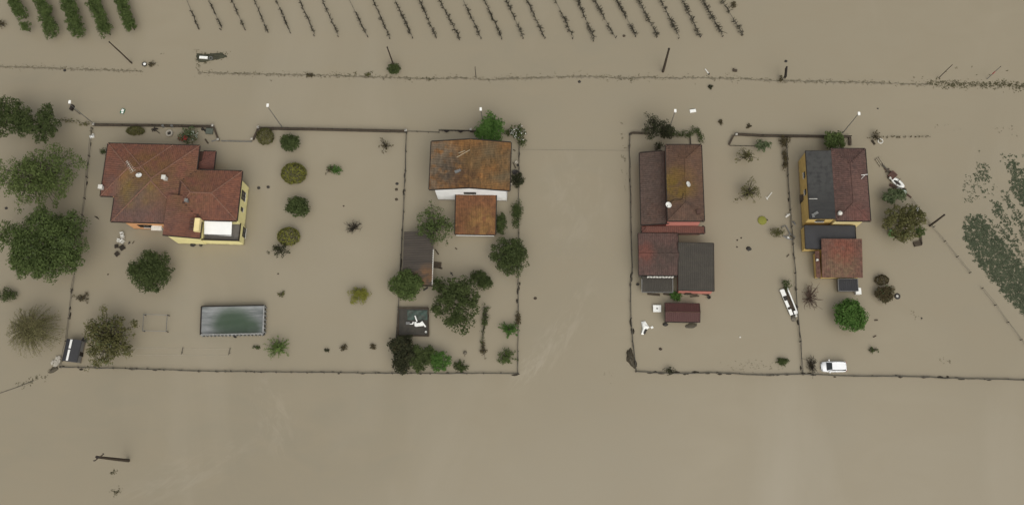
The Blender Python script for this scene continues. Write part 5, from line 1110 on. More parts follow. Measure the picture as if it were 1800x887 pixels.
for nm, vv in (('upper', 612), ('lower', 623.5)):
    m = MB(); m.tube([P(240, vv - .5, .02), P(320, vv, .025), P(402, vv + .8, .02)], .022, 5); tag(m.build('washing_line', mat('pale_line', (.36, .33, .26), (.30, .27, .21), 2, .6), None, tuple(P(320, vv))), 'thin pale washing line just above the water south of the frame, %s one' % nm, 'line')
for u, v in ((321, 619.5), (404, 620.5)):
    b = P(u, v); m = MB(); m.tube([(b.x, b.y, -1), (b.x, b.y, .4)], .06, 6); m.beam((b.x - .1, b.y - .3, .3), (b.x + .1, b.y + .9, .3), .08, .06); tag(m.build('line_post', POSTM, None, tuple(b)), 'short drowned washing line post, %s of the two' % ('left' if u < 350 else 'right'), 'post')

# ---------------------------------------------------------------- rubbish platform in the white house yard
def trash():
    q = [P(u, v, .5) for u, v in ((700.5, 541), (752.5, 541.5), (753.5, 590), (699.5, 589.5))]; c = sum(q, Vector()) / 4
    t = thing('tarp_platform', 'dark square tarpaulin covered platform with teal corner, in the yard corner', 'platform', (c.x, c.y, 0)); m = MB(); m.slab(q, .3); m.build('deck', mat('dark_tarp', (.052, .046, .036), (.030, .027, .022), 1.4, .7, bump=.4, bscale=3), t)
    m = MB()
    for k in range(4): m.tube([q[k] + Vector((0, 0, .05)), q[k].lerp(q[(k + 1) % 4], .5) + Vector((0, 0, .12)), q[(k + 1) % 4] + Vector((0, 0, .05))], .12, 6)
    m.build('edge_roll', WOOD, t)
    m = MB(); n = 8; vs = [P(716 + 36 * i / n, 545 + 17 * j / n, .56 + .06 * math.sin(i * 1.9 + j)) for j in range(n + 1) for i in range(n + 1)]
    m.add(vs, [(j * 9 + i, (j + 1) * 9 + i, (j + 1) * 9 + i + 1, j * 9 + i + 1) for j in range(n) for i in range(n)]); m.build('teal_sheet', mat('teal_tarp', (.040, .085, .068), (.052, .056, .046), .8, .6), t)
    for k, (u, v) in enumerate(((700.8, 541), (752.5, 541.5), (753.5, 590), (699.5, 589.5))): p = P(u, v); m = MB(); m.tube([(p.x, p.y, -1), (p.x, p.y, .8)], .11, 6); m.build('corner_post', WOOD, t)
trash()
def loose(name, label, cat, parts, group=None):
    """small floating thing: parts = [(part name, MB, material)], first is the body"""
    c = np.mean(np.array(parts[0][1].v), axis=0)
    if len(parts) == 1: return tag(parts[0][1].build(name, parts[0][2], None, (c[0], c[1], 0)), label, cat, group)
    t = thing(name, label, cat, (c[0], c[1], 0), group)
    for n, m, mt in parts: m.build(n, mt, t)
    return t
def bx(u, v, w, d, h, rot, z=0): p = P(u, v, z + h / 2); return MB().box((p.x, p.y, z + h * .3), (w / 2, d / 2, h / 2), rot)
def blob(u, v, rx, ry, h, rot=0, z=0, n=12):
    p = P(u, v, z); m = MB(); T = Matrix.Rotation(rot, 3, 'Z') @ Matrix.Diagonal((rx, ry, h)); ph = rnd.uniform(0, 6)
    m.lathe(p, [(1.0, -.4), (1.0, .1), (.85, .55), (.5, .9), (.02, 1)], n, T); m.v = [(x + .12 * rx * math.sin(ph + i * 1.7), y + .12 * ry * math.sin(ph + i * 2.3), zz) for i, (x, y, zz) in enumerate(m.v)]; return m
m = MB(); a, b = P(729.5, 554.5, .75), P(733, 564.5, .75); m.beam(a, b, .2, .1); loose('white_plank', 'white plank lying on the dark platform pointing at the teal sheet', 'plank', [('plank', m, WHITE)])
m = bx(737, 570, 1.3, .55, .3, .1, .6); m2 = bx(742, 568, .5, .6, .35, .6, .65); m3 = bx(730.5, 569, .35, .7, .2, .1, .62); m4 = bx(746.5, 572, .25, .5, .15, .7, .62); loose('white_chair_pile', 'heap of white plastic chairs tumbled on the dark platform', 'chairs', [('seat', m, WHITE), ('backrest', m2, WHITE), ('leg', m3, WHITE), ('leg', m4, WHITE)])
m = bx(717, 567.5, .65, .45, .12, 0, .6); loose('grey_crate', 'pale grey slatted crate at the left of the white chair heap', 'crate', [('slatted_panel', m, METAL), ('rail', bx(723, 569, .6, .12, .1, 0, .6), WHITE), ('rail', bx(726, 567, .2, .35, .12, -.3, .6), WHITE)])
loose('white_bucket', 'tiny white bucket near the lower right corner of the dark platform', 'bucket', [('tub', MB().lathe(P(749, 583.5, .6), [(.01, 0), (.14, 0), (.18, .35), (.15, .34), (.12, .05)], 10), WHITE)])

# ---------------------------------------------------------------- long white rimmed boat
def boat():
    a, b = P(1377.5, 507.5, .3), P(1396, 553.5, .3); d = (b - a); L = d.length; d.normalize(); s = Vector((-d.y, d.x, 0)); t = thing('flat_boat', 'long narrow flat boat with white panels and dark interior, half sunk by the fence', 'boat', (a.x, a.y, 0)); Q = lambda f, w, z: a + d * (L * f) + s * w + Vector((0, 0, z - .3))
    m = MB(); W2 = .72; secs = [(-.0, .80), (.1, 1), (.5, 1), (.9, .95), (1.0, .62)]; vs = []
    for f, k in secs: vs += [Q(f, -W2 * k, .35), Q(f, -W2 * k * .8, -.4), Q(f, W2 * k * .8, -.4), Q(f, W2 * k, .35)]
    m.add(vs, [(i * 4 + k, i * 4 + k + 1, i * 4 + 5 + k, i * 4 + 4 + k) for i in range(4) for k in range(3)] + [(0, 1, 2, 3), (19, 18, 17, 16)]); m.build('hull', BLACKP, t)
    m = MB(); m.add([Q(.01, -.55, .02), Q(.99, -.5, .02), Q(.99, .5, .02), Q(.01, .55, .02)], [(0, 1, 2, 3)]); m.build('bilge', WOOD, t)
    m = MB(); m.beam(Q(.0, .62, .40), Q(.97, .62, .40), .20, .10); m.build('gunwale', WHITE, t); m = MB(); m.beam(Q(.0, -.70, .36), Q(.97, -.62, .36), .08, .10); m.build('gunwale', OFFW, t)
    for f0, f1, w0, w1 in ((.0, .25, -.68, .02), (.42, .67, -.66, -.20), (.76, .97, -.64, -.12), (.86, .99, .1, .62)):
        m = MB(); m.slab([Q(f0, w0, .42), Q(f1, w0, .42), Q(f1, w1, .42), Q(f0, w1, .42)], .08); m.build('seat_panel', WHITE, t)
    m = MB(); p = Q(.33, -.35, .35); m.lathe(p, [(.28, -.2), (.30, .1), (.2, .2), (.02, .22)], 10); m.build('motor_cover', BLACKP, t)
boat()
loose('sheet_heap', 'grey brown crumpled heap at the foot of the long white rimmed boat', 'heap', [('heap', blob(1394.5, 560, .42, .5, .35, .4), mat('grey_cloth', (.16, .14, .11), (.09, .08, .06), 3, .9))])
loose('white_can', 'small white can beside the foot of the long white rimmed boat', 'can', [('can', MB().lathe(P(1399, 555, .2), [(.02, .35), (.17, .32), (.2, -.2)], 10), OFFW)])

# ---------------------------------------------------------------- junk row by the yellow house
def pallet(u, v, w, d, rot, label, mt, name='pallet', n=4):
    p = P(u, v, .2); T = Matrix.Rotation(rot, 3, 'Z'); t = thing(name, label, 'pallet', (p.x, p.y, 0))
    for k in range(n): q = Vector((p.x, p.y, .2)) + T @ Vector((-w / 2 + w * (k + .5) / n, 0, 0)); m = MB(); m.box(q, (w / n * .30, d / 2, .03), rot); m.build('slat', mt, t)
    for e in (-1, 0, 1): q = Vector((p.x, p.y, .13)) + T @ Vector((0, e * d * .45, 0)); m = MB(); m.box(q, (w / 2, .06, .04), rot); m.build('bearer', DMETAL, t)
pallet(1546.5, 284, 1.0, 1.5, R_(28), 'pale slatted grid lying at the top of the junk row', mat('weathered_grid', (.30, .26, .19), (.20, .17, .12), 3, .8), 'slatted_grid', 3)
fence('junk_rail', 'dark broken rail leading from the slatted grid to the red brown chest', [(1550, 290), (1562, 303)], 1.0, .25, wr=.12, thick=.12)
loose('red_chest', 'red brown chest at the head of the white tub', 'chest', [('chest_body', bx(1569, 308, 1.2, 1.1, .6, .75), mat('chest_red', (.13, .045, .032), (.10, .04, .03), 3, .7)), ('lid', bx(1569, 308, 1.25, 1.15, .08, .75, .5), BROWNP), ('handle', bx(1565, 313, .3, .35, .4, .5, .3), OFFW)])
p = P(1577, 321, .3); t = thing('white_tub', 'white rounded bathtub like boat with dark inside, in the junk row', 'tub', (p.x, p.y, 0)); T = Matrix.Rotation(R_(-40), 3, 'Z') @ Matrix.Diagonal((1.35, .55, 1)); m = MB(); m.lathe((p.x, p.y, .1), [(.85, -.4), (.98, .35), (1.02, .42), (.62, .42), (.52, .22), (.02, .18)], 20, T); m.build('tub_shell', WHITE, t, smooth=True)
m = MB(); T2 = Matrix.Rotation(R_(-40), 3, 'Z') @ Matrix.Diagonal((.78, .30, 1)); m.lathe((p.x, p.y, .32), [(.9, .0), (.02, .02)], 16, T2); m.build('inner_water', BLACKP, t); m = MB(); m.beam((p.x - .4, p.y - .6, .6), (p.x + .5, p.y + .7, .6), .08, .06); m.build('oar', WOOD, t)
loose('wooden_trough', 'brown open trough with pale rim below the white tub', 'trough', [('trough_floor', bx(1575, 335, 1.5, .7, .3, -.15), WOOD), ('side', bx(1575, 332.2, 1.6, .1, .5, -.15, .1), BROWNP), ('side', bx(1574.5, 338.2, 1.6, .1, .5, -.15, .1), BROWNP), ('end', bx(1567.4, 334, .1, .6, .5, -.15, .1), BROWNP), ('end', bx(1582.4, 336.5, .1, .6, .5, -.15, .1), BROWNP)])
loose('board_stack', 'dark board stack between the white tub and the brown trough', 'boards', [('board', bx(1570, 327, 1.3, .5, .2, -.5), BROWNP), ('board', bx(1573, 329, 1.0, .3, .3, -.5), WOOD)])
loose('scrap_boards', 'brown scrap boards jammed between the slatted grid and the red brown chest', 'boards', [('board', MB().beam(P(1555, 296, .15), P(1566, 303, .2), .35, .12), BROWNP), ('board', MB().beam(P(1557, 303, .15), P(1563, 296, .25), .25, .1), WOOD), ('board', MB().beam(P(1561, 311, .15), P(1568, 318, .2), .4, .14), WOOD)])
loose('scrap_boards', 'dark scrap planks and grey sheet jammed below the brown trough', 'boards', [('board', MB().beam(P(1583, 327, .2), P(1593, 334, .2), .3, .12), WOOD), ('grey_sheet', bx(1581, 331, .8, .6, .1, .5, .2), METAL), ('board', MB().beam(P(1592, 340, .15), P(1602, 347, .1), .25, .12), BROWNP)])
def barrel(u, v, r, h, label, mt, lidm, name='barrel', cat='barrel'):
    p = P(u, v, h * .6); t = thing(name, label, cat, (p.x, p.y, 0)); m = MB(); m.lathe((p.x, p.y, 0), [(r * .92, -.4), (r, .0), (r * 1.03, h * .4), (r, h * .8), (r * .95, h), (r * .8, h), (r * .78, h - .06), (.02, h - .06)], 16); m.build('drum', mt, t); m = MB(); m.lathe((p.x, p.y, h - .055), [(r * .74, 0), (r * .74, .03), (.02, .05)], 14); m.build('lid', lidm, t)
barrel(1589, 338, .42, .6, 'small green and white bin at the lower end of the junk row', GREENP, WHITE, 'bin', 'bin')
barrel(1612, 369, .42, .7, 'dark barrel with a white top on the diagonal fence', BLACKP, WHITE)
loose('dark_branch', 'dark driftwood pointing south east from the white topped barrel', 'driftwood', [('driftwood', MB().tube([P(1615, 371, .1), P(1620, 374, .15), P(1625, 378, .05)], [.2, .16, .04], 6), TWIG)])
p = P(1568, 410, .3); t = thing('round_tub', 'pale green round tub under the largest loose dark tree', 'tub', (p.x, p.y, 0)); m = MB(); m.lathe((p.x, p.y, .0), [(.55, -.3), (.66, .3), (.70, .36), (.60, .36), (.54, .14), (.02, .12)], 20); m.build('tub_shell', LGREEN, t, smooth=True); m = MB(); m.lathe((p.x, p.y, .14), [(.5, 0), (.02, .01)], 16); m.build('tub_water', mat('tub_green', (.13, .25, .09), (.10, .20, .07), 3, .2), t)
p = P(1578, 520, .2); t = thing('tyre', 'floating tyre with pale centre beside the brown green round shrub', 'tyre', (p.x, p.y, 0)); m = MB(); m.lathe((p.x, p.y, .0), [(.25, -.1), (.46, -.12), (.52, .02), (.46, .18), (.25, .16)], 18); m.build('tyre_ring', BLACKP, t, smooth=True); m = MB(); m.lathe((p.x, p.y, .04), [(.26, 0), (.02, .05)], 14); m.build('hub', OFFW, t)
loose('ring', 'pale ring floating at the dark bush behind the yellow house', 'ring', [('ring', MB().lathe(P(1547.5, 248, .08), [(.30, 0), (.36, .1), (.46, .1), (.5, 0)], 18), OFFW)])
loose('driftwood', 'short dark log by the west end of the broken hedge', 'log', [('log', MB().tube([P(1533, 247, .1), P(1538, 254, .1)], [.22, .18], 7), TWIG)])
loose('dark_box', 'dark box hanging off the lower right of the largest loose dark tree', 'box', [('box_body', bx(1613, 428, 1.3, .8, .4, .2), WOOD), ('board', bx(1619, 422, .3, 1.4, .4, 0), WOOD)])

# ---------------------------------------------------------------- floating and standing bits
WELL = mat('well_stone', (.36, .33, .27), (.26, .24, .20), 5, .85)
p = P(297.5, 234, .35); t = thing('garden_well', 'round pale stone well ring behind the villa', 'well', (p.x, p.y, 0)); m = MB(); m.lathe((p.x, p.y, 0), [(.62, -1), (.62, .45), (.36, .45), (.34, .05)], 20); m.build('ring_wall', WELL, t); m = MB(); m.lathe((p.x, p.y, .1), [(.36, 0), (.02, .01)], 14); m.build('well_water', BLACKP, t)
loose('garden_windmill', 'small dark garden ornament with blades beside the stone well', 'ornament', [('pole', MB().beam(P(272, 228, .2), P(281, 234.5, .1), .1, .1), DMETAL), ('blade', MB().beam(P(266, 227.5, .3), P(278, 226.5, .3), .22, .05), DMETAL), ('blade', MB().beam(P(271, 223.5, .34), P(272, 231, .34), .2, .05), DMETAL), ('blade', MB().beam(P(267, 231, .26), P(275, 225, .26), .16, .05), DMETAL)])
loose('storage_box', 'dull dark green storage box inside the front wall left of the gate', 'box', [('box_body', bx(368, 230.5, 1.2, 1.0, .5, -.1), mat('green_grey_box', (.075, .085, .065), (.06, .07, .055), 3, .7)), ('lid', bx(368, 230.5, 1.25, 1.05, .06, -.1, .42), mat('green_grey_lid', (.09, .10, .08), (.07, .08, .06), 3, .7))])
loose('dark_ball', 'left of two dark balls beside the dull green storage box', 'ball', [('ball', blob(356.5, 227.5, .26, .26, .4), BLACKP)]); loose('dark_ball', 'right of two dark balls beside the dull green storage box', 'ball', [('ball', blob(361.5, 229.5, .28, .28, .42), BLACKP)])
loose('dark_plank', 'dark plank floating north of the villa porch', 'plank', [('plank', MB().beam(P(360.5, 244.5, .1), P(366, 252, .1), .26, .12), WOOD)])
loose('pale_board', 'pale board floating inside the submerged villa gate', 'board', [('board', MB().beam(P(372, 248.5, .05), P(380, 246.5, .05), .18, .08), METAL)])
loose('grey_post', 'grey post head on the front wall by the stone well, left one', 'post', [('post_head', bx(286.5, 221.5, .4, .3, 1.0, .5), METAL)]); loose('grey_post', 'grey post head on the front wall by the stone well, right one', 'post', [('post_head', bx(302.5, 221.5, .4, .3, 1.0, .2), METAL)])
loose('letter_box', 'white letter box on the west fence below the villa corner post', 'box', [('box_body', bx(161.5, 240, .75, .4, .5, .3), WHITE), ('lid', bx(163.5, 237.5, .3, .4, .5, -.3), OFFW)])
for u, v, lb in ((455, 330.5, 'left'), (471.5, 329, 'right')): loose('garden_ball', 'small dark round ball east of the villa, %s of two' % lb, 'ball', [('ball', blob(u, v, .28, .25, .3), BLACKP)])
def stool(u, v, s, rot, label):
    p = P(u, v, .3); t = thing('floating_table', label, 'table', (p.x, p.y, 0)); m = MB(); m.box((p.x, p.y, .3), (s / 2, s / 2, .06), rot); m.build('table_top', mat('dark_brown_top', (.030, .022, .014), (.022, .017, .012), 2, .6), t); T = Matrix.Rotation(rot, 3, 'Z')
    for a in (-1, 1):
        for b in (-1, 1): q = Vector((p.x, p.y, 0)) + T @ Vector((a * s * .38, b * s * .38, 0)); m = MB(); m.beam((q.x, q.y, -.5), (q.x, q.y, .24), .08, .08); m.build('leg', WOOD, t)
stool(204.5, 432.5, .62, .15, 'smallest of three floating dark square tables south west of the villa'); stool(214.5, 435, .85, .62, 'largest of three floating dark square tables, nearest the white chairs'); stool(205.5, 446, .75, .75, 'lowest of three floating dark square tables, tilted like a diamond')
def chair(u, v, rot, label):
    p = P(u, v, .4); t = thing('plastic_chair', label, 'chair', (p.x, p.y, 0), 'white plastic chairs adrift'); T = Matrix.Rotation(rot, 3, 'Z'); Q = lambda x, y, z: Vector((p.x, p.y, z)) + T @ Vector((x, y, 0))
    for k in range(3): m = MB(); m.beam(Q(-.2 + .2 * k, -.22, .34), Q(-.2 + .2 * k, .22, .34), .12, .05); m.build('seat_slat', OFFW, t)
    m = MB(); m.beam(Q(-.28, .26, .6), Q(.28, .26, .6), .08, .35); m.build('backrest', WHITE, t)
    for a in (-1, 1):
        m = MB(); m.beam(Q(a * .28, -.2, .5), Q(a * .28, .24, .5), .06, .05); m.build('arm', OFFW, t)
        for b in (-1, 1): m = MB(); m.beam(Q(a * .25, b * .22, -.3), Q(a * .25, b * .22, .33), .06, .06); m.build('leg', OFFW, t)
chair(214.5, 411.5, .2, 'uppermost white plastic chair adrift south west of the villa'); chair(215.5, 417, .1, 'white plastic chair in the middle of the drifting column'); chair(208.5, 423, -.3, 'white plastic chair left of the drifting column'); chair(215.5, 424.5, .9, 'white plastic chair just above the largest dark square table')
loose('dark_scrap', 'dark three cornered scrap floating right of the dark square tables', 'scrap', [('scrap', MB().slab([P(225, 429, .1), P(229.5, 426, .1), P(226.5, 423.5, .1)], .15), BLACKP)]); loose('stick', 'short thin stick floating right of the three cornered scrap', 'stick', [('stick', MB().tube([P(232.5, 428, .05), P(236, 423.5, .05)], .06, 5), WOOD)])
loose('driftwood', 'small dark crooked branch floating west of the villa', 'branch', [('branch', MB().tube([P(166, 380, .05), P(170, 382, .12), P(174, 385, .05)], [.05, .13, .06], 5), TWIG)])
loose('garden_barrow', 'black upturned barrow and bag against the yellow terrace wall', 'barrow', [('tray', blob(340, 429, .55, .45, .6, .5), BLACKP), ('wheel', MB().lathe(P(353, 430.5, .25), [(.1, -.05), (.28, -.05), (.28, .05), (.1, .05)], 12), BLACKP), ('handle', MB().beam(P(344, 427, .5), P(352, 428.5, .4), .1, .06), METAL)])
loose('floating_bin', 'small green and white plastic bin floating in the road north of villa', 'bin', [('bin_body', bx(215.5, 195.5, .62, .9, .35, -.35), GREENP), ('lid', bx(215.6, 194, .42, .42, .1, -.35, .3), WHITE), ('lid_label', bx(214.8, 198, .35, .25, .1, -.35, .3), WHITE)])
loose('floating_sheet', 'white rectangular panel floating in the road right of the pine lamp', 'panel', [('panel_face', bx(1218, 195, 1.05, .55, .18, .15), WHITE), ('edge_strip', bx(1217.6, 192.2, .95, .12, .14, .15), BLACKP)])
loose('white_tube', 'pale tube floating on the verge east of the thickest pole', 'tube', [('tube', MB().tube([P(1239.5, 121.5, .1), P(1246, 130, .1)], .12, 8), OFFW), ('cap', MB().tube([P(1245.6, 129.4, .1), P(1246.8, 131.2, .1)], .15, 8), BLACKP)])
loose('dark_crate', 'small dark crate floating on the verge east of the pale tube', 'crate', [('crate_body', bx(1292, 124, .75, .4, .35, -.1), WOOD), ('side', bx(1289.5, 122.5, .2, .45, .4, -.1), WOOD)])
loose('float_drum', 'black and white drum at the field gateway verge', 'drum', [('drum', MB().lathe(P(254, 113.5, .2), [(.35, -.3), (.42, .2), (.3, .4), (.02, .42)], 14), BLACKP), ('white_top', MB().lathe(P(254, 112.6, .63), [(.26, 0), (.22, .05), (.02, .08)], 12), WHITE)])
for u, v, lb, mt in ((114, 124, 'small dark lump in the road below the western verge', BLACKP), (1018.5, 144, 'small dark lump in the road below the vineyard verge', BLACKP), (1543, 191, 'small dark speck floating in the road near the eastern lamp', BLACKP), (1097, 63.5, 'dark lump in the vineyard between two rows near their ends', WOOD), (1381.5, 108, 'small dark bird like lump above the tilted road sign', BLACKP), (698, 323, 'dark lump by the lawn fence, upper of three', BLACKP), (697, 333, 'dark olive lump by the lawn fence, middle of three', WOOD), (697, 350.5, 'smallest lump by the lawn fence, lowest of three', WOOD), (604, 362, 'tiny brown speck in the middle of the lawn', WOOD), (941, 524, 'small brown scrap floating in the lane', WOOD), (1316, 437, 'dark round ball floating in the orchard garden', BLACKP), (1296, 422, 'small dark speck upper left of the dark orchard ball', WOOD), (1303, 418, 'small dark speck above the dark orchard ball', WOOD), (1295.5, 434, 'small dark speck left of the dark orchard ball', WOOD), (1620, 559, 'tiny dark speck in the water of the east field', BLACKP), (11, 366, 'dark lump at the left edge west of the villa', BLACKP), (190, 482, 'tiny dark speck west of the dark glossy round tree', WOOD), (1161, 613, 'small dark half round scrap south of the white tarpaulin', WOOD), (1301, 592, 'tiny pale speck in the orchard garden water', OFFW), (489, 481, 'tiny dark speck north of the olive plant clump', WOOD)):
    r = .45 if 'dark round ball' in lb else (.16 if 'tiny' in lb or 'speck' in lb else .28); loose('floating_lump', lb, 'lump', [('lump', blob(u, v, r, r * .85, r * .7), mt)])
p = P(1340, 387, .15); t = thing('round_float', 'yellow green round float in the orchard garden', 'float', (p.x, p.y, 0)); m = MB(); m.lathe((p.x, p.y, 0), [(.72, -.1), (.78, .05), (.7, .2), (.4, .26), (.02, .28)], 18); m.build('disc', mat('yellow_green_float', (.20, .20, .03), (.15, .15, .03), 4, .7), t); m = MB(); m.box((p.x + .85, p.y + .05, .1), (.12, .1, .08)); m.build('valve', WOOD, t)
loose('white_stake', 'white forked stick floating beside the middle crooked fruit tree', 'stick', [('stick', MB().beam(P(1347.5, 350, .1), P(1357, 338, .1), .14, .1), OFFW), ('fork', MB().beam(P(1346, 346, .1), P(1350, 351, .1), .1, .08), OFFW)])
loose('white_lath', 'white broken lath caught on the garden fence above the furniture', 'lath', [('lath', MB().beam(P(1381, 381.5, .3), P(1388.5, 376, .3), .26, .1), OFFW), ('splinter', MB().beam(P(1383, 376, .3), P(1386, 380, .3), .12, .08), OFFW)])
t = loose('garden_lounger', 'grey metal lounger frame floating at the garden fence', 'lounger', [('frame', MB().tube([P(1374, 399, .2), P(1381, 396, .25), P(1389, 411, .2), P(1398, 417, .2), P(1394, 421, .2), P(1384, 419, .2), P(1376, 414, .2)], .1, 6), METAL), ('crossbar', MB().beam(P(1381, 416, .22), P(1390, 411, .22), .12, .08), METAL), ('cushion', bx(1385.5, 417.5, .3, .25, .12, .2, .15), WHITE), ('armrest', MB().beam(P(1389, 414, .25), P(1397, 419.5, .2), .12, .1), WOOD)])
loose('faint_shrub_root', 'grey tangled root floating right of the lounger fence', 'root', [('root', MB().tube([P(1391, 388, .03), P(1396, 391, .12), P(1399, 396, .04)], [.05, .2, .06], 6), METAL)])
p = P(1155, 542, .5); t = thing('square_table', 'white square table with a dark hole, left of the brown metal shed', 'table', (p.x, p.y, 0)); m = MB(); m.box((p.x, p.y, .55), (.66, .58, .05), -.02); tt = m.build('table_top', WHITE, t); m = MB(); m.lathe((p.x, p.y, .602), [(.13, 0), (.02, .01)], 12); m.build('parasol_hole', BLACKP, tt); m = MB(); m.box((p.x, p.y, .1), (.6, .5, .40), -.02); m.build('table_skirt', OFFW, t)
def tarp():
    n = 12; vs = []; c = P(1134, 574, .3); poly = [(1127, 565), (1134, 564), (1138, 570), (1142, 575), (1138, 578), (1135, 580), (1131, 588), (1127, 587), (1129, 577)]
    t = thing('white_tarpaulin', 'crumpled white tarpaulin afloat left of the brown metal shed', 'tarpaulin', (c.x, c.y, 0)); m = MB(); ctr = P(1132, 575, .5)
    ring = [P(u, v, .12 + .12 * (i % 2)) for i, (u, v) in enumerate(poly)]; mid = [ctr.lerp(r, .5) + Vector((0, 0, .12 * ((i + 1) % 2))) for i, r in enumerate(ring)]; k = len(poly)
    m.add([ctr] + mid + ring, [(0, 1 + i, 1 + (i + 1) % k) for i in range(k)] + [(1 + i, 1 + k + i, 1 + k + (i + 1) % k, 1 + (i + 1) % k) for i in range(k)]); m.build('sheet', WHITE, t)
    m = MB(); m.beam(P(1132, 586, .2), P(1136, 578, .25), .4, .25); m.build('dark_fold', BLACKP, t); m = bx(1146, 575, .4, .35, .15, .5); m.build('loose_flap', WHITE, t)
tarp()
loose('dark_bag', 'dark bag floating at the corner of the brown metal shed', 'bag', [('bag', blob(1169.5, 570, .45, .3, .4), BLACKP)]); loose('brown_mat', 'brown drifting mat under the south eave of the brown metal shed', 'mat', [('mat', blob(1215, 572, 1.0, .45, .12, .1), MUD)])
loose('dark_lump', 'dark lump floating left of the grey lean-to', 'lump', [('lump', blob(1121, 499.5, .28, .22, .3), BLACKP)]); loose('black_bucket', 'black bucket at the lower right corner of the dark barn', 'bucket', [('tub', MB().lathe(P(1246, 522.5, .2), [(.2, -.3), (.3, .3), (.25, .3), (.2, .0), (.02, 0)], 12), BLACKP)])
loose('scrap_boards', 'dark scrap boards floating along the red wall of the dark barn', 'boards', [('board', MB().beam(P(1208, 516.5, .1), P(1226, 517, .1), .3, .1), WOOD), ('board', MB().beam(P(1213, 521, .1), P(1229, 520, .1), .2, .1), WOOD), ('board', MB().beam(P(1234, 516, .1), P(1246, 517.5, .1), .3, .15), DMETAL)])
loose('scrap_boards', 'dark scrap boards floating below the grey lean-to', 'boards', [('board', MB().beam(P(1138, 516, .1), P(1160, 518, .1), .35, .12), WOOD), ('board', MB().beam(P(1166, 516, .1), P(1180, 518, .1), .3, .12), WOOD)])
loose('brown_hatch', 'dark brown hatch floating right of the ribbed shed', 'hatch', [('hatch', bx(769, 465.5, 1.3, 1.1, .2, -.1), WOOD), ('corner_piece', bx(775, 471, .5, .25, .2, -.2), WOOD)])
loose('dark_plank', 'dark plank leaning under the loose tree beside the ribbed shed', 'plank', [('plank', MB().beam(P(765, 438, .1), P(771, 447, .15), .2, .1), WOOD)]); loose('dark_bird_perch', 'small dark forked stick south of the ribbed shed corner', 'stick', [('stick', MB().beam(P(744, 510, .1), P(752, 505, .15), .25, .12), BLACKP)])
loose('small_stick', 'small dark stick floating right of the loose overhanging tree', 'stick', [('stick', MB().beam(P(800, 435.5, .05), P(803.5, 438, .05), .18, .1), WOOD)]); loose('dark_tool', 'small dark tool floating between the ribbed shed and biggest yard tree', 'tool', [('handle', MB().beam(P(792, 478, .05), P(796, 484, .05), .16, .1), BLACKP), ('tool_head', bx(793.5, 480, .4, .15, .15, .6), BLACKP)])
loose('faded_umbrella', 'faded round umbrella top above the dark spiky bush', 'umbrella', [('canopy', MB().lathe(P(817.5, 619.5, .1), [(.34, 0), (.3, .15), (.02, .3)], 10), mat('faded_brown', (.14, .12, .09), (.10, .085, .06), 4, .8)), ('pole', MB().beam(P(817, 622, .05), P(817, 626, .05), .08, .06), WOOD)])
for k, (u, v, s) in enumerate(((908, 286, .3), (910.5, 291, .22), (908, 302, .3), (910, 310, .25), (904.5, 303, .45), (899, 325, .25))): loose('pale_pot' if k in (0, 3, 5) else 'dark_pot', ['pale pot on the east fence nearest the white blossom bush', 'small dark pot just below the uppermost pale pot on the fence', 'dark pot halfway down the east fence beside the rusty roof', 'pale pot above the ragged bush on the east fence', 'dark long trough inside the east fence beside the rusty roof', 'pale pot between rusty roof corner and ragged fence bush'][k], 'pot', [('pot', MB().lathe(P(u, v, .2), [(s * .5, -.3), (s, .25), (s * .8, .25), (.02, .1)], 10), mat('pale_pot', (.40, .36, .30), (.28, .25, .20), 3, .7) if k in (0, 3, 5) else BLACKP), ('soil', MB().lathe(P(u, v, .22), [(s * .7, 0), (.02, .02)], 8), MUD)])
loose('loose_bars', 'two dark bars leaning inside the east fence beside the rusty roof', 'bars', [('bar', MB().beam(P(901.5, 285, .2), P(907, 296, .15), .14, .1), WOOD), ('bar', MB().beam(P(902, 263, .2), P(906, 265, .15), .14, .1), WOOD)])
for u, v, w_, lb in ((1440, 0, 0, ''),): pass
for a, b, lb in (((1537, 562.5), (1543, 562), 'upper'), ((1535, 592), (1540, 589.5), 'lower')): loose('floating_stick', 'short dark stick floating east of the round lone tree, %s of two' % lb, 'stick', [('stick', MB().beam(P(a[0], a[1], .05), P(b[0], b[1], .05), .2, .1), WOOD)])
loose('floating_stick', 'short dark stick floating by the fence below the lounger', 'stick', [('stick', MB().beam(P(1383, 451, .05), P(1387, 446.5, .05), .18, .1), WOOD)])

# ---------------------------------------------------------------- banks of mud and rubble above the water
def bank(name, label, poly, h, mt, cat=None, kind=None):
    c = P(sum(p[0] for p in poly) / len(poly), sum(p[1] for p in poly) / len(poly)); m = MB(); R3 = []
    pts = []
    for i in range(len(poly)):
        a, b = poly[i], poly[(i + 1) % len(poly)]
        for k in range(4): f = k / 4; pts.append(P(a[0] + (b[0] - a[0]) * f + rnd.gauss(0, .5), a[1] + (b[1] - a[1]) * f + rnd.gauss(0, .5)))
    n = len(pts); vs = []
    for f, z in ((1, -.15), (.82, h * .35), (.55, h * .8), (.25, h)): vs += [Vector((c.x + (p.x - c.x) * f, c.y + (p.y - c.y) * f, z + rnd.gauss(0, h * .12))) for p in pts]
    vs.append(Vector((c.x, c.y, h * 1.02))); m.add(vs, [(r * n + i, r * n + (i + 1) % n, (r + 1) * n + (i + 1) % n, (r + 1) * n + i) for r in range(3) for i in range(n)] + [(3 * n + i, 3 * n + (i + 1) % n, 4 * n) for i in range(n)])
    return tag(m.build(name, mt, None, tuple(c)), label, cat, None, kind)
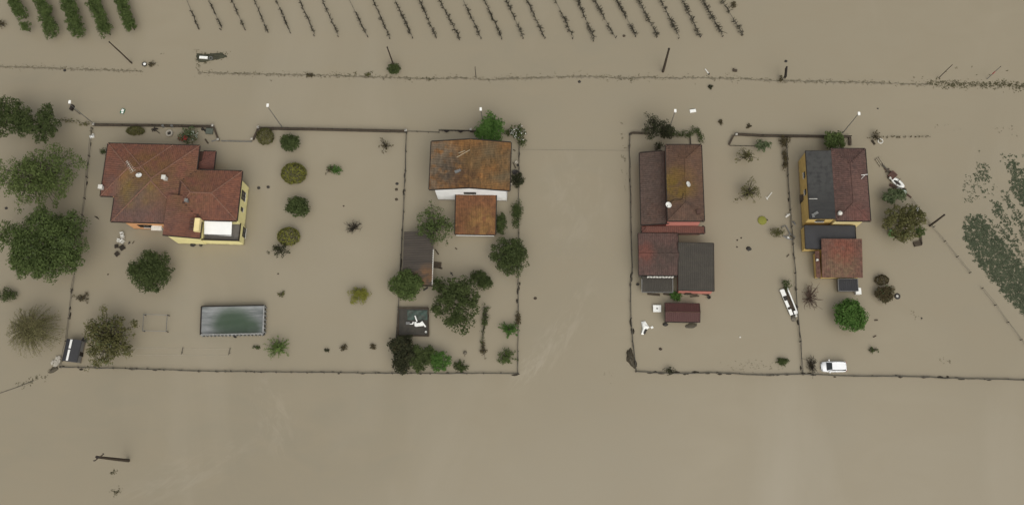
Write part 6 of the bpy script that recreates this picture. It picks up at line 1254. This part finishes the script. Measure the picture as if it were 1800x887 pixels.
bank('mud_mound', 'dark brown half round mud mound at the south west fence corner of the brown house', [(1109, 609), (1115, 628), (1119, 650), (1108, 643), (1100, 632), (1101, 616)], .7, MUD, 'mound', 'structure')
bank('mud_bank', 'grassy dark spit with a white board at the field gateway', [(343, 93), (355, 96), (375, 94), (392, 93), (403, 100), (390, 104), (370, 107), (352, 112), (342, 106)], .35, mat('spit_mud', (.055, .055, .032), (.035, .034, .022), 1.2, .8), 'bank', 'structure')
tufts('spit_grass', 'dark weeds covering the spit at the field gateway', along([(344, 92), (350, 105), (365, 106)], .3, .45, .3, 8, .95) + along([(352, 100), (375, 98), (400, 100)], .25, .3, .25, 8, .9), GRASSD, .3, .12)
loose('white_board', 'white board lying on the grassy spit at the field gateway', 'board', [('board', MB().beam(P(350.5, 100.5, .55), P(365, 101.5, .55), .42, .1), WHITE), ('edge_strip', MB().beam(P(350.5, 103, .5), P(365, 104, .5), .08, .08), OFFW)])
loose('ring', 'grey ring lying on the grassy spit right of the white board', 'ring', [('ring', MB().lathe(P(370.5, 102.5, .5), [(.2, 0), (.24, .1), (.34, .1), (.38, 0)], 14), METAL)])
bank('mud_bank', 'narrow muddy bank trailing from the rubble heap at the south west corner', [(102, 641), (104, 648), (92, 656), (83, 656), (92, 644)], .3, MUD, 'bank', 'structure')
RUB = mat('pale_rubble', (.42, .39, .33), (.26, .24, .20), 6, .9, island=.5)
p = P(97, 633); t = thing('rubble_heap', 'pale stone rubble heap outside the black roofed garden shed', 'rubble', p)
for k in range(46):
    u, v = rnd.uniform(91, 106), rnd.uniform(626, 643)
    if abs((u - 98.5) + (v - 634.5) * .45) > 6.5: continue
    q = P(u, v, .2); m = MB(); s = rnd.uniform(.12, .28); m.box(q, (s, s * rnd.uniform(.5, 1), s * .6), rnd.uniform(0, 3), Matrix.Rotation(rnd.uniform(-.5, .5), 3, 'X')); m.build('stone', RUB, t)
m = MB(); m.tube([P(-20, 697, .03), P(30, 680, .04), P(60, 668, .03)], .06, 4); tag(m.build('drowned_wire', WIRE, None, tuple(P(30, 680))), 'thin drowned wire running from the rubble heap to the left picture edge', 'wire')
m = MB(); m.tube([P(911, 262.5, 1.2), P(1000, 263.5, .5), P(1108, 264.5, 1.0)], .018, 4); tag(m.build('cable', WIRE, None, tuple(P(1000, 263.5))), 'thin cable slung across the lane between the white and brown houses', 'cable')
